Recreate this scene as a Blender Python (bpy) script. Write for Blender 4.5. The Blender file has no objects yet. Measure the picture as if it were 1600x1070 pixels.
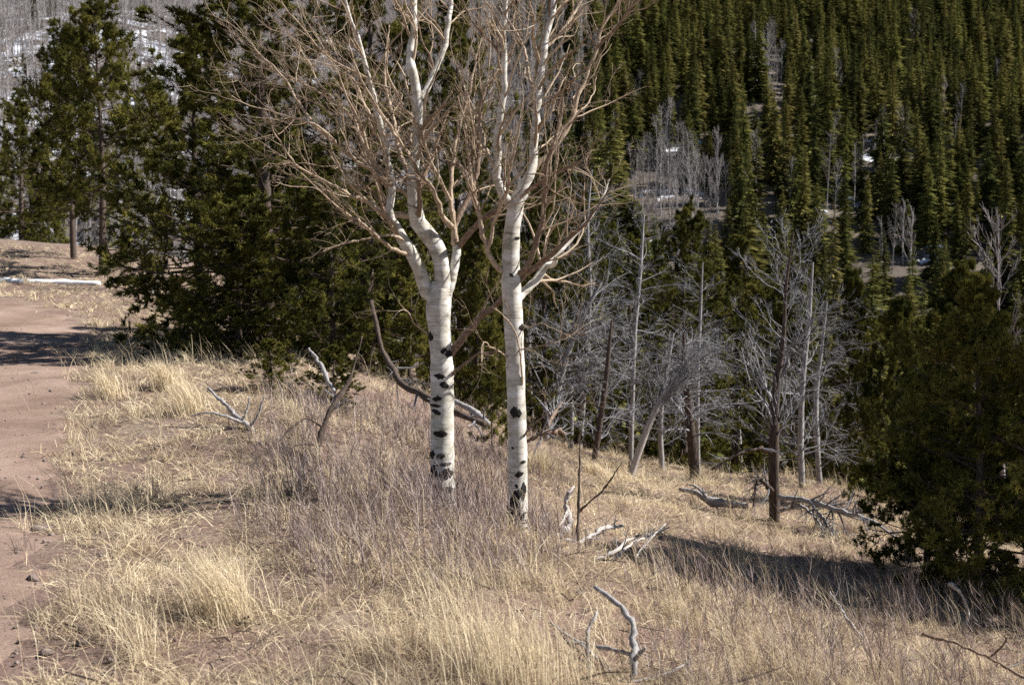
import bpy, math
import numpy as np
from mathutils import Vector, Matrix

# ------------------------------------------------------------------ camera, sky, sun, exposure
sc = bpy.context.scene
COL = sc.collection
F = 1716.0                      # focal length in photo pixels (1600 wide)
EYE = np.array([0.0, 0.0, 1.6])
PITCH = math.atan(105.0 / F)
cam_d = bpy.data.cameras.new('camera'); cam = bpy.data.objects.new('camera', cam_d); COL.objects.link(cam)
cam.location = EYE; cam.rotation_euler = (math.pi / 2 - PITCH, 0, 0)
cam_d.sensor_width = 36.0; cam_d.lens = 36.0 * F / 1600.0
cam_d.clip_start = 0.05; cam_d.clip_end = 3000
cam_d.dof.use_dof = True; cam_d.dof.focus_distance = 8.2; cam_d.dof.aperture_fstop = 4.0
sc.camera = cam

SUN_EL, SUN_AZ = math.radians(42), math.radians(86)     # azimuth clockwise from the view direction (+Y)
to_sun = Vector((math.cos(SUN_EL) * math.sin(SUN_AZ), math.cos(SUN_EL) * math.cos(SUN_AZ), math.sin(SUN_EL)))
world = bpy.data.worlds.new('World'); sc.world = world; world.use_nodes = True
wn = world.node_tree.nodes; wl = world.node_tree.links
sky = wn.new('ShaderNodeTexSky'); sky.sky_type = 'NISHITA'; sky.sun_disc = False
sky.sun_elevation = SUN_EL; sky.sun_rotation = SUN_AZ; sky.altitude = 2800
wn['Background'].inputs['Strength'].default_value = 0.055
wl.new(sky.outputs[0], wn['Background'].inputs['Color'])
sun_d = bpy.data.lights.new('sun', 'SUN'); sun_d.energy = 5.0; sun_d.angle = math.radians(0.53); sun_d.color = (1.0, 0.975, 0.945)
sun = bpy.data.objects.new('sun', sun_d); COL.objects.link(sun)
sun.rotation_euler = to_sun.to_track_quat('Z', 'Y').to_euler(); sun.location = (40, 0, 40)
sc.view_settings.view_transform = 'Standard'; sc.view_settings.look = 'None'
sc.view_settings.exposure = 0.95; sc.view_settings.gamma = 1.0; sc.view_settings.use_curve_mapping = False
sc.render.engine = 'CYCLES'
sc.cycles.max_bounces = 4; sc.cycles.diffuse_bounces = 2; sc.cycles.glossy_bounces = 1; sc.cycles.transmission_bounces = 2
sc.cycles.use_denoising = False
sc.cycles.caustics_reflective = False; sc.cycles.caustics_refractive = False

rng = np.random.default_rng(7)

# ------------------------------------------------------------------ helpers
FWD = np.array([0, math.cos(PITCH), -math.sin(PITCH)]); UP = np.array([0, math.sin(PITCH), math.cos(PITCH)]); RT = np.array([1.0, 0, 0])
def at(px, py, d):
    """world point that the photo pixel shows at forward distance d (metres along +Y)"""
    v = FWD + (px - 800) / F * RT + (535 - py) / F * UP
    return EYE + v * (d / v[1])

def norm(v):
    return v / np.maximum(np.linalg.norm(v, axis=-1, keepdims=True), 1e-9)

_ph = rng.uniform(0, 6.28, (6, 8)); _an = rng.uniform(0, 6.28, (6, 8))
def noise2(x, y, scale, k=0, octaves=3):
    """cheap smooth noise, about -1..1"""
    out = 0; amp = 1.0; tot = 0
    for o in range(octaves):
        s = (2.03 ** o) / scale
        acc = 0
        for j in range(5):
            a = _an[(k + o) % 6, j] + k; f = 0.6 + 0.2 * j
            acc = acc + np.sin((x * math.cos(a) + y * math.sin(a)) * s * f * 6.28 + _ph[(k + o) % 6, j] + k)
        out = out + amp * acc / 2.6; tot += amp; amp *= 0.5
    return out / tot

def sstep(a, b, x):
    t = np.clip((x - a) / (b - a), 0, 1); return t * t * (3 - 2 * t)

def new_mesh(name, V, faces, mat, tint=None, smooth=False):
    """faces: (M,3) or (M,4) index array, or a list of such arrays"""
    if not isinstance(faces, (list, tuple)): faces = [faces]
    faces = [np.asarray(f, dtype=np.int32) for f in faces if len(f)]
    me = bpy.data.meshes.new(name)
    V = np.asarray(V, dtype=np.float32)
    me.vertices.add(len(V)); me.vertices.foreach_set('co', V.ravel())
    loops = np.concatenate([f.ravel() for f in faces])
    sizes = np.concatenate([np.full(len(f), f.shape[1], np.int32) for f in faces])
    starts = np.concatenate([[0], np.cumsum(sizes)[:-1]]).astype(np.int32)
    me.loops.add(len(loops)); me.loops.foreach_set('vertex_index', loops)
    me.polygons.add(len(sizes)); me.polygons.foreach_set('loop_start', starts)
    try: me.polygons.foreach_set('loop_total', sizes)
    except Exception: pass
    if smooth: me.polygons.foreach_set('use_smooth', np.ones(len(sizes), dtype=bool))
    if tint is not None:
        a = me.attributes.new('tint', 'FLOAT', 'POINT'); a.data.foreach_set('value', np.asarray(tint, dtype=np.float32))
    me.materials.append(mat)
    me.update(calc_edges=True)
    return me

def obj(name, me, parent=None, loc=None):
    o = bpy.data.objects.new(name, me); COL.objects.link(o)
    if parent is not None: o.parent = parent
    if loc is not None: o.location = loc
    return o

def tag(o, label=None, cat=None, group=None, kind=None):
    if label: o['label'] = label
    if cat: o['category'] = cat
    if group: o['group'] = group
    if kind: o['kind'] = kind
    return o

def thing(name, label, cat, loc=(0, 0, 0), rotz=0.0, scale=1.0, group=None, rot=None):
    e = bpy.data.objects.new(name, None); COL.objects.link(e); e.empty_display_size = 0.2
    e.location = tuple(float(c) for c in loc)
    e.rotation_euler = rot if rot is not None else (0, 0, rotz)
    e.scale = (scale, scale, scale) if np.isscalar(scale) else scale
    return tag(e, label, cat, group)

def polyline(pts, K):
    """smooth resample of an (n, m) control polyline to K points (Catmull-Rom, arc length)"""
    p = np.asarray(pts, float)
    if len(p) == 2: p = np.vstack([p[0], (p[0] + p[1]) / 2, p[1]])
    q = np.vstack([2 * p[0] - p[1], p, 2 * p[-1] - p[-2]])
    out = []
    for i in range(1, len(q) - 2):
        t = np.linspace(0, 1, 12, endpoint=False)[:, None]
        a, b, c, d = q[i - 1], q[i], q[i + 1], q[i + 2]
        out.append(0.5 * (2 * b + (c - a) * t + (2 * a - 5 * b + 4 * c - d) * t ** 2 + (3 * b - a - 3 * c + d) * t ** 3))
    out = np.vstack(out + [p[-1:]])
    s = np.concatenate([[0], np.cumsum(np.linalg.norm(np.diff(out[:, :3], axis=0), axis=1))])
    u = np.linspace(0, s[-1], K)
    return np.stack([np.interp(u, s, out[:, j]) for j in range(out.shape[1])], axis=1)

def tubes(P, R, sides, rough=0.0):
    """P (N,K,3), R (N,K) -> verts, quads"""
    P = np.asarray(P, float); R = np.asarray(R, float)
    N, K, _ = P.shape
    T = norm(np.gradient(P, axis=1))
    ref = np.where(np.abs(norm(P[:, -1] - P[:, 0])[:, 2:3]) > 0.85, np.array([[1.0, 0.13, 0]]), np.array([[0.1, 0.05, 1.0]]))[:, None, :]
    A = norm(np.cross(T, ref)); B = np.cross(T, A)
    a = np.linspace(0, 2 * math.pi, sides, endpoint=False)
    ring = A[:, :, None, :] * np.cos(a)[None, None, :, None] + B[:, :, None, :] * np.sin(a)[None, None, :, None]
    rr = R[:, :, None, None]
    if rough: rr = rr * (1 + rough * rng.normal(0, 1, (N, K, sides, 1)))
    V = (P[:, :, None, :] + ring * rr).reshape(-1, 3)
    n = np.arange(N)[:, None, None] * K * sides; k = np.arange(K - 1)[None, :, None] * sides; s = np.arange(sides)[None, None, :]
    s2 = (s + 1) % sides
    q = np.stack([n + k + s, n + k + s2, n + k + sides + s2, n + k + sides + s], axis=-1).reshape(-1, 4)
    return V, q

def ribbons(P, W, side=None):
    """flat blades: P (N,3,3) root, mid, tip; W (N,) half width -> verts (5 per blade), tris (3 per blade)"""
    N = len(P)
    if side is None: side = rng.normal(0, 1, (N, 3))
    T = norm(P[:, 2] - P[:, 0]); S = norm(np.cross(T, side)) * W[:, None]
    V = np.stack([P[:, 0] - S, P[:, 0] + S, P[:, 1] - S * 0.8, P[:, 1] + S * 0.8, P[:, 2]], axis=1).reshape(-1, 3)
    b = (np.arange(N) * 5)[:, None]
    f = np.concatenate([b + [0, 1, 3], b + [0, 3, 2], b + [2, 3, 4]])
    return V, f

def kids(P, R, n, tr, length, ang, up, rs, wob, K, lenpow=0.6, rmin=0.0008, outward=None, taper=0.25, curve=1.0):
    """n children on every polyline of P (N,K0,3): returns child P (N*n,K,3), R, and the parent index"""
    N, K0, _ = P.shape
    idx = np.repeat(np.arange(N), n); M = len(idx)
    t = rng.uniform(tr[0], tr[1], M); f = t * (K0 - 1); i = np.minimum(f.astype(int), K0 - 2); w = (f - i)[:, None]
    p = P[idx, i] * (1 - w) + P[idx, i + 1] * w
    r = R[idx, i] * (1 - w[:, 0]) + R[idx, i + 1] * w[:, 0]
    T = norm(P[idx, i + 1] - P[idx, i])
    perp = rng.normal(0, 1, (M, 3))
    if outward is not None: perp = perp + outward
    perp = norm(perp - T * np.sum(perp * T, axis=1, keepdims=True))
    a = np.radians(rng.uniform(ang[0], ang[1], M))[:, None]
    D = norm(T * np.cos(a) + perp * np.sin(a))
    plen = np.linalg.norm(np.diff(P, axis=1), axis=2).sum(1)[idx]
    L = np.where(length < 0, -length, length * plen) * (1 - lenpow * t) * rng.uniform(0.55, 1.15, M)
    pts = [p]; d = D
    for k in range(K - 1):
        d = norm(d + np.array([0, 0, 1.0]) * (up * curve / (K - 1)) + rng.normal(0, wob / math.sqrt(K), (M, 3)))
        pts.append(pts[-1] + d * (L / (K - 1))[:, None])
    Pc = np.stack(pts, axis=1)
    r0 = np.maximum(r * rs, rmin)
    Rc = r0[:, None] * np.linspace(1, taper, K)[None, :]
    return Pc, np.maximum(Rc, rmin * 0.5), idx

def merge(parts):
    """[(V, F), ...] with equal face sizes -> V, F"""
    Vs, Fs, o = [], [], 0
    for V, f in parts:
        Vs.append(V); Fs.append(np.asarray(f) + o); o += len(V)
    return np.vstack(Vs), np.vstack(Fs)

def closed_tube(pts, K, sides, rough=0.0):
    """pts (n,4): x,y,z,radius; the ends are drawn in to a blunt cap"""
    q = polyline(pts, K)
    P, R = q[:, :3], np.maximum(q[:, 3], 0.0008)
    P = np.vstack([P[0] * 1.0, P, P[-1] + (P[-1] - P[-2]) * 0.02]); R = np.concatenate([[R[0] * 0.05], R, [R[-1] * 0.05]])
    return tubes(P[None], R[None], sides, rough)

def proj(p):
    v = np.asarray(p, float) - EYE; y = v @ FWD; return 800 + F * (v @ RT) / y, 535 - F * (v @ UP) / y

# ------------------------------------------------------------------ materials
def mat_new(name):
    m = bpy.data.materials.new(name); m.use_nodes = True
    nt = m.node_tree; nt.nodes.clear()
    out = nt.nodes.new('ShaderNodeOutputMaterial')
    return m, nt, out
def ramp_node(nt, stops):
    r = nt.nodes.new('ShaderNodeValToRGB'); e = r.color_ramp.elements
    while len(e) < len(stops): e.new(0.5)
    for s, (p, c) in zip(e, stops): s.position = p; s.color = (*c, 1)
    return r
def foliage_mat(name, stops, trans=0.25, rand=0.3, attr=True, hue=0.0):
    m, nt, out = mat_new(name); L = nt.links
    add = nt.nodes.new('ShaderNodeMath'); add.operation = 'ADD'; add.use_clamp = True
    if attr:
        a = nt.nodes.new('ShaderNodeAttribute'); a.attribute_name = 'tint'; L.new(a.outputs['Fac'], add.inputs[0])
    else: add.inputs[0].default_value = 0.5
    oi = nt.nodes.new('ShaderNodeObjectInfo'); mr = nt.nodes.new('ShaderNodeMapRange')
    mr.inputs['To Min'].default_value = -rand; mr.inputs['To Max'].default_value = rand
    L.new(oi.outputs['Random'], mr.inputs['Value']); L.new(mr.outputs[0], add.inputs[1])
    r = ramp_node(nt, stops); L.new(add.outputs[0], r.inputs[0])
    if hue:
        hs = nt.nodes.new('ShaderNodeHueSaturation'); m2 = nt.nodes.new('ShaderNodeMath'); m2.operation = 'MULTIPLY'; m2.inputs[1].default_value = 7.31; L.new(oi.outputs['Random'], m2.inputs[0])
        m3 = nt.nodes.new('ShaderNodeMath'); m3.operation = 'FRACT'; L.new(m2.outputs[0], m3.inputs[0])
        m4 = nt.nodes.new('ShaderNodeMapRange'); m4.inputs['To Min'].default_value = .5 - hue; m4.inputs['To Max'].default_value = .5 + hue; L.new(m3.outputs[0], m4.inputs['Value'])
        L.new(m4.outputs[0], hs.inputs['Hue']); L.new(r.outputs[0], hs.inputs['Color']); r = hs
    d = nt.nodes.new('ShaderNodeBsdfDiffuse'); L.new(r.outputs[0], d.inputs[0])
    t = nt.nodes.new('ShaderNodeBsdfTranslucent'); L.new(r.outputs[0], t.inputs[0])
    mx = nt.nodes.new('ShaderNodeMixShader'); mx.inputs[0].default_value = trans
    L.new(d.outputs[0], mx.inputs[1]); L.new(t.outputs[0], mx.inputs[2]); L.new(mx.outputs[0], out.inputs[0])
    return m
def bark_mat(name, stops, scale=(30, 30, 8), bump=0.3, rough=0.9, detail=6, rand=0.0):
    m, nt, out = mat_new(name); L = nt.links
    tc = nt.nodes.new('ShaderNodeTexCoord'); mp = nt.nodes.new('ShaderNodeMapping'); mp.inputs['Scale'].default_value = scale
    n = nt.nodes.new('ShaderNodeTexNoise'); n.inputs['Scale'].default_value = 1.0; n.inputs['Detail'].default_value = detail; n.inputs['Roughness'].default_value = 0.65
    L.new(tc.outputs['Object'], mp.inputs[0]); L.new(mp.outputs[0], n.inputs['Vector'])
    r = ramp_node(nt, stops); L.new(n.outputs[0], r.inputs[0])
    p = nt.nodes.new('ShaderNodeBsdfPrincipled'); p.inputs['Roughness'].default_value = rough; p.inputs['Specular IOR Level'].default_value = 0.15
    L.new(r.outputs[0], p.inputs['Base Color'])
    b = nt.nodes.new('ShaderNodeBump'); b.inputs['Strength'].default_value = bump; b.inputs['Distance'].default_value = 0.01
    L.new(n.outputs[0], b.inputs['Height']); L.new(b.outputs[0], p.inputs['Normal']); L.new(p.outputs[0], out.inputs[0])
    return m

M = {}
M['straw'] = foliage_mat('dry_grass', [(0, (.10, .072, .062)), (.3, (.27, .205, .16)), (.62, (.56, .44, .285)), (1, (.83, .71, .49))], .3, 0.0)
M['shrub'] = foliage_mat('shrub_twig', [(0, (.085, .062, .06)), (.5, (.265, .20, .18)), (1, (.52, .425, .375))], .1, 0.0)
M['needle'] = foliage_mat('pine_needle', [(0, (.022, .028, .010)), (.4, (.07, .071, .018)), (.75, (.20, .185, .044)), (1, (.31, .275, .075))], .22, 0.12)
M['spruce'] = foliage_mat('spruce_needle', [(0, (.035, .042, .018)), (.5, (.155, .15, .045)), (1, (.30, .27, .085))], .25, 0.36, True, .018)
M['bare'] = foliage_mat('bare_twig', [(0, (.16, .14, .14)), (.5, (.30, .265, .255)), (1, (.42, .385, .37))], .05, 0.2)
M['deadtwig'] = foliage_mat('dead_twig', [(0, (.05, .044, .044)), (.5, (.20, .19, .195)), (1, (.50, .485, .49))], .05, 0.1)
M['aspen_twig'] = foliage_mat('aspen_twig', [(0, (.12, .08, .055)), (.5, (.32, .235, .16)), (1, (.55, .445, .325))], .05, 0.05)
M['deadwood'] = bark_mat('weathered_wood', [(.25, (.13, .12, .115)), (.5, (.30, .28, .265)), (.75, (.47, .44, .42))], (40, 40, 10), .5)
M['palewood'] = bark_mat('bleached_wood', [(.25, (.20, .165, .14)), (.5, (.43, .39, .35)), (.75, (.62, .58, .53))], (45, 45, 45), .9)
M['whitewood'] = bark_mat('white_bleached_wood', [(.2, (.55, .53, .5)), (.5, (.76, .75, .73)), (.8, (.84, .83, .82))], (8, 8, 8), .3)
M['brownbark'] = bark_mat('brown_bark', [(.25, (.035, .026, .02)), (.5, (.085, .062, .048)), (.75, (.17, .13, .105))], (35, 35, 9), .8)
M['limbbrown'] = bark_mat('brown_limb_bark', [(.25, (.10, .065, .045)), (.5, (.20, .14, .10)), (.75, (.36, .28, .21))], (40, 40, 40), .6)
M['blackbark'] = bark_mat('black_scar', [(.3, (.012, .010, .009)), (.6, (.035, .03, .027)), (.8, (.13, .115, .10))], (90, 90, 90), .9)
M['limb'] = bark_mat('aspen_limb_bark', [(.25, (.17, .12, .08)), (.5, (.39, .295, .205)), (.75, (.58, .48, .365))], (30, 30, 30), .3)
M['rock'] = bark_mat('rock', [(.25, (.10, .075, .06)), (.5, (.20, .155, .13)), (.8, (.32, .27, .24))], (14, 14, 14), .8)

def aspen_mat():
    m, nt, out = mat_new('aspen_bark'); L = nt.links; N = nt.nodes.new
    tc = N('ShaderNodeTexCoord')
    def nz(scale, detail, rough=.6):
        mp = N('ShaderNodeMapping'); mp.inputs['Scale'].default_value = scale
        n = N('ShaderNodeTexNoise'); n.inputs['Scale'].default_value = 1; n.inputs['Detail'].default_value = detail; n.inputs['Roughness'].default_value = rough
        L.new(tc.outputs['Object'], mp.inputs[0]); L.new(mp.outputs[0], n.inputs['Vector']); return n
    base = nz((7, 7, 16), 6); r = ramp_node(nt, [(.32, (.31, .28, .215)), (.5, (.54, .50, .43)), (.68, (.71, .69, .65))]); L.new(base.outputs[0], r.inputs[0])
    line = nz((5, 5, 95), 3, .5); r2 = ramp_node(nt, [(.60, (1, 1, 1)), (.70, (.50, .44, .38))]); L.new(line.outputs[0], r2.inputs[0])
    mul = N('ShaderNodeMixRGB'); mul.blend_type = 'MULTIPLY'; mul.inputs[0].default_value = 1; L.new(r.outputs[0], mul.inputs[1]); L.new(r2.outputs[0], mul.inputs[2])
    dark = nz((13, 13, 46), 6, .72)
    sep = N('ShaderNodeSeparateXYZ'); L.new(tc.outputs['Object'], sep.inputs[0])
    mr = N('ShaderNodeMapRange'); mr.inputs['From Min'].default_value = 0.0; mr.inputs['From Max'].default_value = 0.5
    mr.inputs['To Min'].default_value = .12; mr.inputs['To Max'].default_value = -.045; L.new(sep.outputs['Z'], mr.inputs['Value'])
    ad = N('ShaderNodeMath'); ad.operation = 'ADD'; L.new(dark.outputs[0], ad.inputs[0]); L.new(mr.outputs[0], ad.inputs[1])
    r3 = ramp_node(nt, [(.60, (0, 0, 0)), (.66, (1, 1, 1))]); L.new(ad.outputs[0], r3.inputs[0])
    mx = N('ShaderNodeMixRGB'); L.new(r3.outputs[0], mx.inputs[0]); L.new(mul.outputs[0], mx.inputs[1]); mx.inputs[2].default_value = (.035, .03, .027, 1)
    p = N('ShaderNodeBsdfPrincipled'); p.inputs['Roughness'].default_value = .7; p.inputs['Specular IOR Level'].default_value = .25
    L.new(mx.outputs[0], p.inputs['Base Color'])
    b = N('ShaderNodeBump'); b.inputs['Strength'].default_value = .35; b.inputs['Distance'].default_value = .006
    L.new(ad.outputs[0], b.inputs['Height']); L.new(b.outputs[0], p.inputs['Normal']); L.new(p.outputs[0], out.inputs[0])
    return m
M['aspen'] = aspen_mat()

def ground_mat(name, road):
    m, nt, out = mat_new(name); L = nt.links; N = nt.nodes.new
    g = N('ShaderNodeNewGeometry')
    def nz(scale, detail=6, rough=.65):
        n = N('ShaderNodeTexNoise'); n.inputs['Scale'].default_value = scale; n.inputs['Detail'].default_value = detail; n.inputs['Roughness'].default_value = rough
        L.new(g.outputs['Position'], n.inputs['Vector']); return n
    p = N('ShaderNodeBsdfPrincipled'); p.inputs['Roughness'].default_value = .95; p.inputs['Specular IOR Level'].default_value = .1
    fine = nz(55, 8, .75); broad = nz(.9, 5)
    if road:
        r = ramp_node(nt, [(.32, (.12, .078, .058)), (.5, (.26, .18, .138)), (.68, (.40, .295, .235))])
        mixf = N('ShaderNodeMath'); mixf.operation = 'MULTIPLY_ADD'; L.new(fine.outputs[0], mixf.inputs[0]); mixf.inputs[1].default_value = .45
        h = N('ShaderNodeMath'); h.operation = 'MULTIPLY'; L.new(broad.outputs[0], h.inputs[0]); h.inputs[1].default_value = .55; L.new(h.outputs[0], mixf.inputs[2])
        L.new(mixf.outputs[0], r.inputs[0]); col = r.outputs[0]
    else:
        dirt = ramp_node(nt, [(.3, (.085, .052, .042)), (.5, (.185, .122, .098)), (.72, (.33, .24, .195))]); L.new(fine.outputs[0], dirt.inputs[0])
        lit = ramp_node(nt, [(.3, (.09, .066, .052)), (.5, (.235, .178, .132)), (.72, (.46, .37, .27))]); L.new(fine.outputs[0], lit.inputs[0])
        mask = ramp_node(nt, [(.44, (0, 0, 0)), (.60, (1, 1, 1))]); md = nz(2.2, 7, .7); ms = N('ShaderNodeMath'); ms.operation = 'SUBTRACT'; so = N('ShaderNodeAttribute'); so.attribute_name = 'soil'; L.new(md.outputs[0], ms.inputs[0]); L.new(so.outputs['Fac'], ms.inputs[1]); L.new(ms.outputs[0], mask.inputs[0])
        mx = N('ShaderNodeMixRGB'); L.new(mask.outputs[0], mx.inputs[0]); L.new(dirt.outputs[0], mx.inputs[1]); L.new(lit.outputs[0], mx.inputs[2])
        # forest floor and old snow on the far slope
        ff = ramp_node(nt, [(.3, (.07, .055, .045)), (.6, (.17, .14, .11)), (.8, (.26, .22, .18))]); fn = nz(.6, 8, .7); L.new(fn.outputs[0], ff.inputs[0])
        sepp = N('ShaderNodeSeparateXYZ'); L.new(g.outputs['Position'], sepp.inputs[0])
        f1 = N('ShaderNodeMapRange'); f1.inputs['From Min'].default_value = 38; f1.inputs['From Max'].default_value = 60; L.new(sepp.outputs['Y'], f1.inputs['Value'])
        mx2 = N('ShaderNodeMixRGB'); L.new(f1.outputs[0], mx2.inputs[0]); L.new(mx.outputs[0], mx2.inputs[1]); L.new(ff.outputs[0], mx2.inputs[2])
        sn = nz(.13, 6, .72); at_ = N('ShaderNodeAttribute'); at_.attribute_name = 'tint'
        sa = N('ShaderNodeMath'); sa.operation = 'ADD'; L.new(sn.outputs[0], sa.inputs[0]); L.new(at_.outputs['Fac'], sa.inputs[1])
        sm = ramp_node(nt, [(.575, (0, 0, 0)), (.60, (1, 1, 1))]); L.new(sa.outputs[0], sm.inputs[0])
        mx3 = N('ShaderNodeMixRGB'); L.new(sm.outputs[0], mx3.inputs[0]); L.new(mx2.outputs[0], mx3.inputs[1]); mx3.inputs[2].default_value = (.80, .82, .86, 1)
        col = mx3.outputs[0]
    L.new(col, p.inputs['Base Color'])
    b = N('ShaderNodeBump'); b.inputs['Strength'].default_value = .6; b.inputs['Distance'].default_value = .02
    L.new(fine.outputs[0], b.inputs['Height']); L.new(b.outputs[0], p.inputs['Normal']); L.new(p.outputs[0], out.inputs[0])
    return m
M['ground'] = ground_mat('ground', False); M['road'] = ground_mat('dirt_road', True)

# ------------------------------------------------------------------ terrain
CP = [at(*c) for c in [
    (0, 1070, 4.3), (400, 1070, 4.3), (800, 1070, 4.3), (1000, 1070, 4.8), (1200, 1070, 5.3), (1400, 1070, 6.1), (1600, 1070, 7.0),
    (60, 900, 5.8), (400, 900, 5.9), (600, 900, 6.1), (850, 940, 5.7), (0, 700, 10), (200, 700, 10), (420, 740, 9.3), (0, 560, 18), (0, 500, 24), (0, 440, 32), (0, 350, 52),
    (200, 420, 36), (200, 560, 17), (300, 562, 16), (400, 592, 14), (420, 566, 20), (590, 596, 15), (550, 680, 10.5), (690, 783, 8.0), (808, 818, 7.9),
    (770, 720, 14), (850, 690, 17), (920, 735, 17), (985, 742, 17), (1085, 752, 19), (1210, 822, 14), (1255, 748, 19), (904, 882, 8.5), (872, 838, 10),
    (1000, 850, 10.5), (1050, 780, 14), (1100, 850, 11), (1350, 900, 10.5), (1450, 918, 10), (1500, 965, 9), (1400, 835, 14), (1600, 1000, 8.5), (1150, 950, 7.6), (1250, 980, 7.6)]]
CP += [np.array(p, float) for p in [(-3, -6, 0), (0, -6, 0), (6, -6, -1.6), (14, -6, -4.5), (-12, -6, .2), (-25, 0, .6), (-20, 12, .6), (0, 0, 0), (2, 2, -.25), (5, 3, -1.2),
      (9, 8, -2.9), (9, 16, -3.4), (14, 14, -4.6), (20, 30, -8), (10, 30, -5.0), (4, 30, -3.4), (-2, 28, -1.2), (-7, 30, .5), (-4, 22, -.1), (0, 22, -1.5), (5, 22, -2.6), (-20, 45, 3.2), (-30, 30, 2.2),
      (0, 45, -5), (10, 45, -7.5), (30, 45, -12), (-8, 45, 0.5), (-45, 50, 6), (-45, 10, 2), (40, 10, -12), (40, -10, -12), (-45, -20, 2)]]
CP = np.array(CP)
def _phi(r): return r * r * np.log(r + 1e-6)
_d = np.linalg.norm(CP[:, None, :2] - CP[None, :, :2], axis=2)
_n = len(CP); _A = np.zeros((_n + 3, _n + 3)); _A[:_n, :_n] = _phi(_d) + np.eye(_n) * 0.25
_A[:_n, _n:] = np.c_[np.ones(_n), CP[:, :2]]; _A[_n:, :_n] = _A[:_n, _n:].T
_w = np.linalg.solve(_A, np.concatenate([CP[:, 2], np.zeros(3)]))
def height(x, y):
    x = np.asarray(x, float); y = np.asarray(y, float); sh = np.broadcast(x, y).shape
    X = np.clip(np.broadcast_to(x, sh).ravel(), -50, 45); Y = np.clip(np.broadcast_to(y, sh).ravel(), -22, 55)
    z = _w[_n] + _w[_n + 1] * X + _w[_n + 2] * Y
    for i in range(_n): z = z + _w[i] * _phi(np.hypot(X - CP[i, 0], Y - CP[i, 1]))
    x = np.broadcast_to(x, sh).ravel(); y = np.broadcast_to(y, sh).ravel()
    far = -15 + np.maximum(y - 66, 0) * .475 + 3.0 * noise2(x, y, 90, 2, 2) + .7 * noise2(x, y, 22, 1, 2) - .02 * x
    b = sstep(42, 74, y)
    z = z * (1 - b) + far * b + (1 - b) * (.03 * noise2(x, y, 1.7, 3, 3) + .05 * noise2(x, y, 5.0, 4, 2)) * sstep(1, 4, y)
    return z.reshape(sh)
def on(x, y, dz=0.0): return np.array([x, y, float(height(x, y)) + dz])
def hit(px, py, d0=2.5, d1=120.0):
    """ground point seen at a photo pixel"""
    ds = np.geomspace(d0, d1, 500); pts = np.array([at(px, py, d) for d in ds])
    below = pts[:, 2] < height(pts[:, 0], pts[:, 1])
    i = int(np.argmax(below)) if below.any() else len(ds) - 1
    return pts[i]

def axis(segs):
    out = [segs[0][0]]
    for a, b, st in segs:
        n = max(1, int(round((b - a) / st))); out += list(np.linspace(a, b, n + 1)[1:])
    return np.array(out)
xs = axis([(-200, -120, 10), (-120, -40, 4), (-40, -14, 1.0), (-14, -9, .3), (-9, 9, .15), (9, 16, .4), (16, 50, 1.5), (50, 120, 4), (120, 200, 10)])
ys = axis([(-60, -20, 8), (-20, 0, 1.0), (0, 3, .3), (3, 14, .15), (14, 24, .2), (24, 60, .8), (60, 300, 3.0)])
GX, GY = np.meshgrid(xs, ys); GZ = height(GX, GY)
# the dirt road: everything left of this edge
edge = np.array([[-.9, -20], [-1.4, 0], [-1.75, 3.5]] + [hit(a, b)[:2].tolist() for a, b in [(35, 1060), (55, 960), (75, 860), (95, 770), (108, 700), (118, 630), (125, 575), (140, 545), (150, 515), (110, 490), (40, 468)]] + [[-22, 31.5], [-60, 30]])
road_poly = np.vstack([edge, [[-60, -20]]])
def in_poly(x, y, poly):
    r = np.zeros(np.shape(x), bool); n = len(poly)
    for i in range(n):
        (x1, y1), (x2, y2) = poly[i], poly[(i + 1) % n]
        if y1 == y2: continue
        c = ((y1 > y) != (y2 > y)) & (x < (x2 - x1) * (y - y1) / (y2 - y1) + x1); r ^= c
    return r
def edge_dist(x, y):
    d = np.full(np.shape(x), 1e9)
    for a, b in zip(edge[:-1], edge[1:]):
        ab = b - a; t = np.clip(((x - a[0]) * ab[0] + (y - a[1]) * ab[1]) / (ab @ ab), 0, 1)
        d = np.minimum(d, np.hypot(x - a[0] - t * ab[0], y - a[1] - t * ab[1]))
    return d
def road_sd(x, y):          # > 0 inside the road
    d = edge_dist(x, y); return np.where(in_poly(x, y, road_poly), d, -d)

nyy, nxx = GX.shape
ii = (np.arange(nyy - 1)[:, None] * nxx + np.arange(nxx - 1)[None, :])
quads = np.stack([ii, ii + 1, ii + nxx + 1, ii + nxx], -1).reshape(-1, 4)
gpx, gpy = proj(GV0 := np.stack([GX, np.maximum(GY, 1), GZ], -1).reshape(-1, 3)); gpx = gpx.reshape(GX.shape); gpy = gpy.reshape(GX.shape)
snow = np.where(GY > 60, .09 * sum(np.exp(-((gpx - a) / 45) ** 2 - ((gpy - b) / 40) ** 2) for a, b in [(1060, 300), (1380, 240), (1420, 390), (1120, 275), (1490, 200), (1270, 270), (1340, 330)]) + -.05 + .12 * sstep(10, -60, GX - (GY - 120) * .1), -1.0)
GV = np.stack([GX, GY, GZ], -1).reshape(-1, 3)
g = obj('ground', new_mesh('ground', GV, quads, M['ground'], snow.ravel(), True))
soil = g.data.attributes.new('soil', 'FLOAT', 'POINT'); soil.data.foreach_set('value', (.35 * np.exp(-(((gpx - 900) / 95) ** 2 + ((gpy - 985) / 80) ** 2)) + .12 * np.exp(-(((gpx - 150) / 260) ** 2 + ((gpy - 1000) / 120) ** 2))).astype(np.float32).ravel()); tag(g, 'dry grassy slope and forested hillside ground', kind='structure')
cx = GV[quads].mean(1)
m = (cx[:, 1] > -21) & (cx[:, 1] < 40) & (cx[:, 0] > -61)
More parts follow.
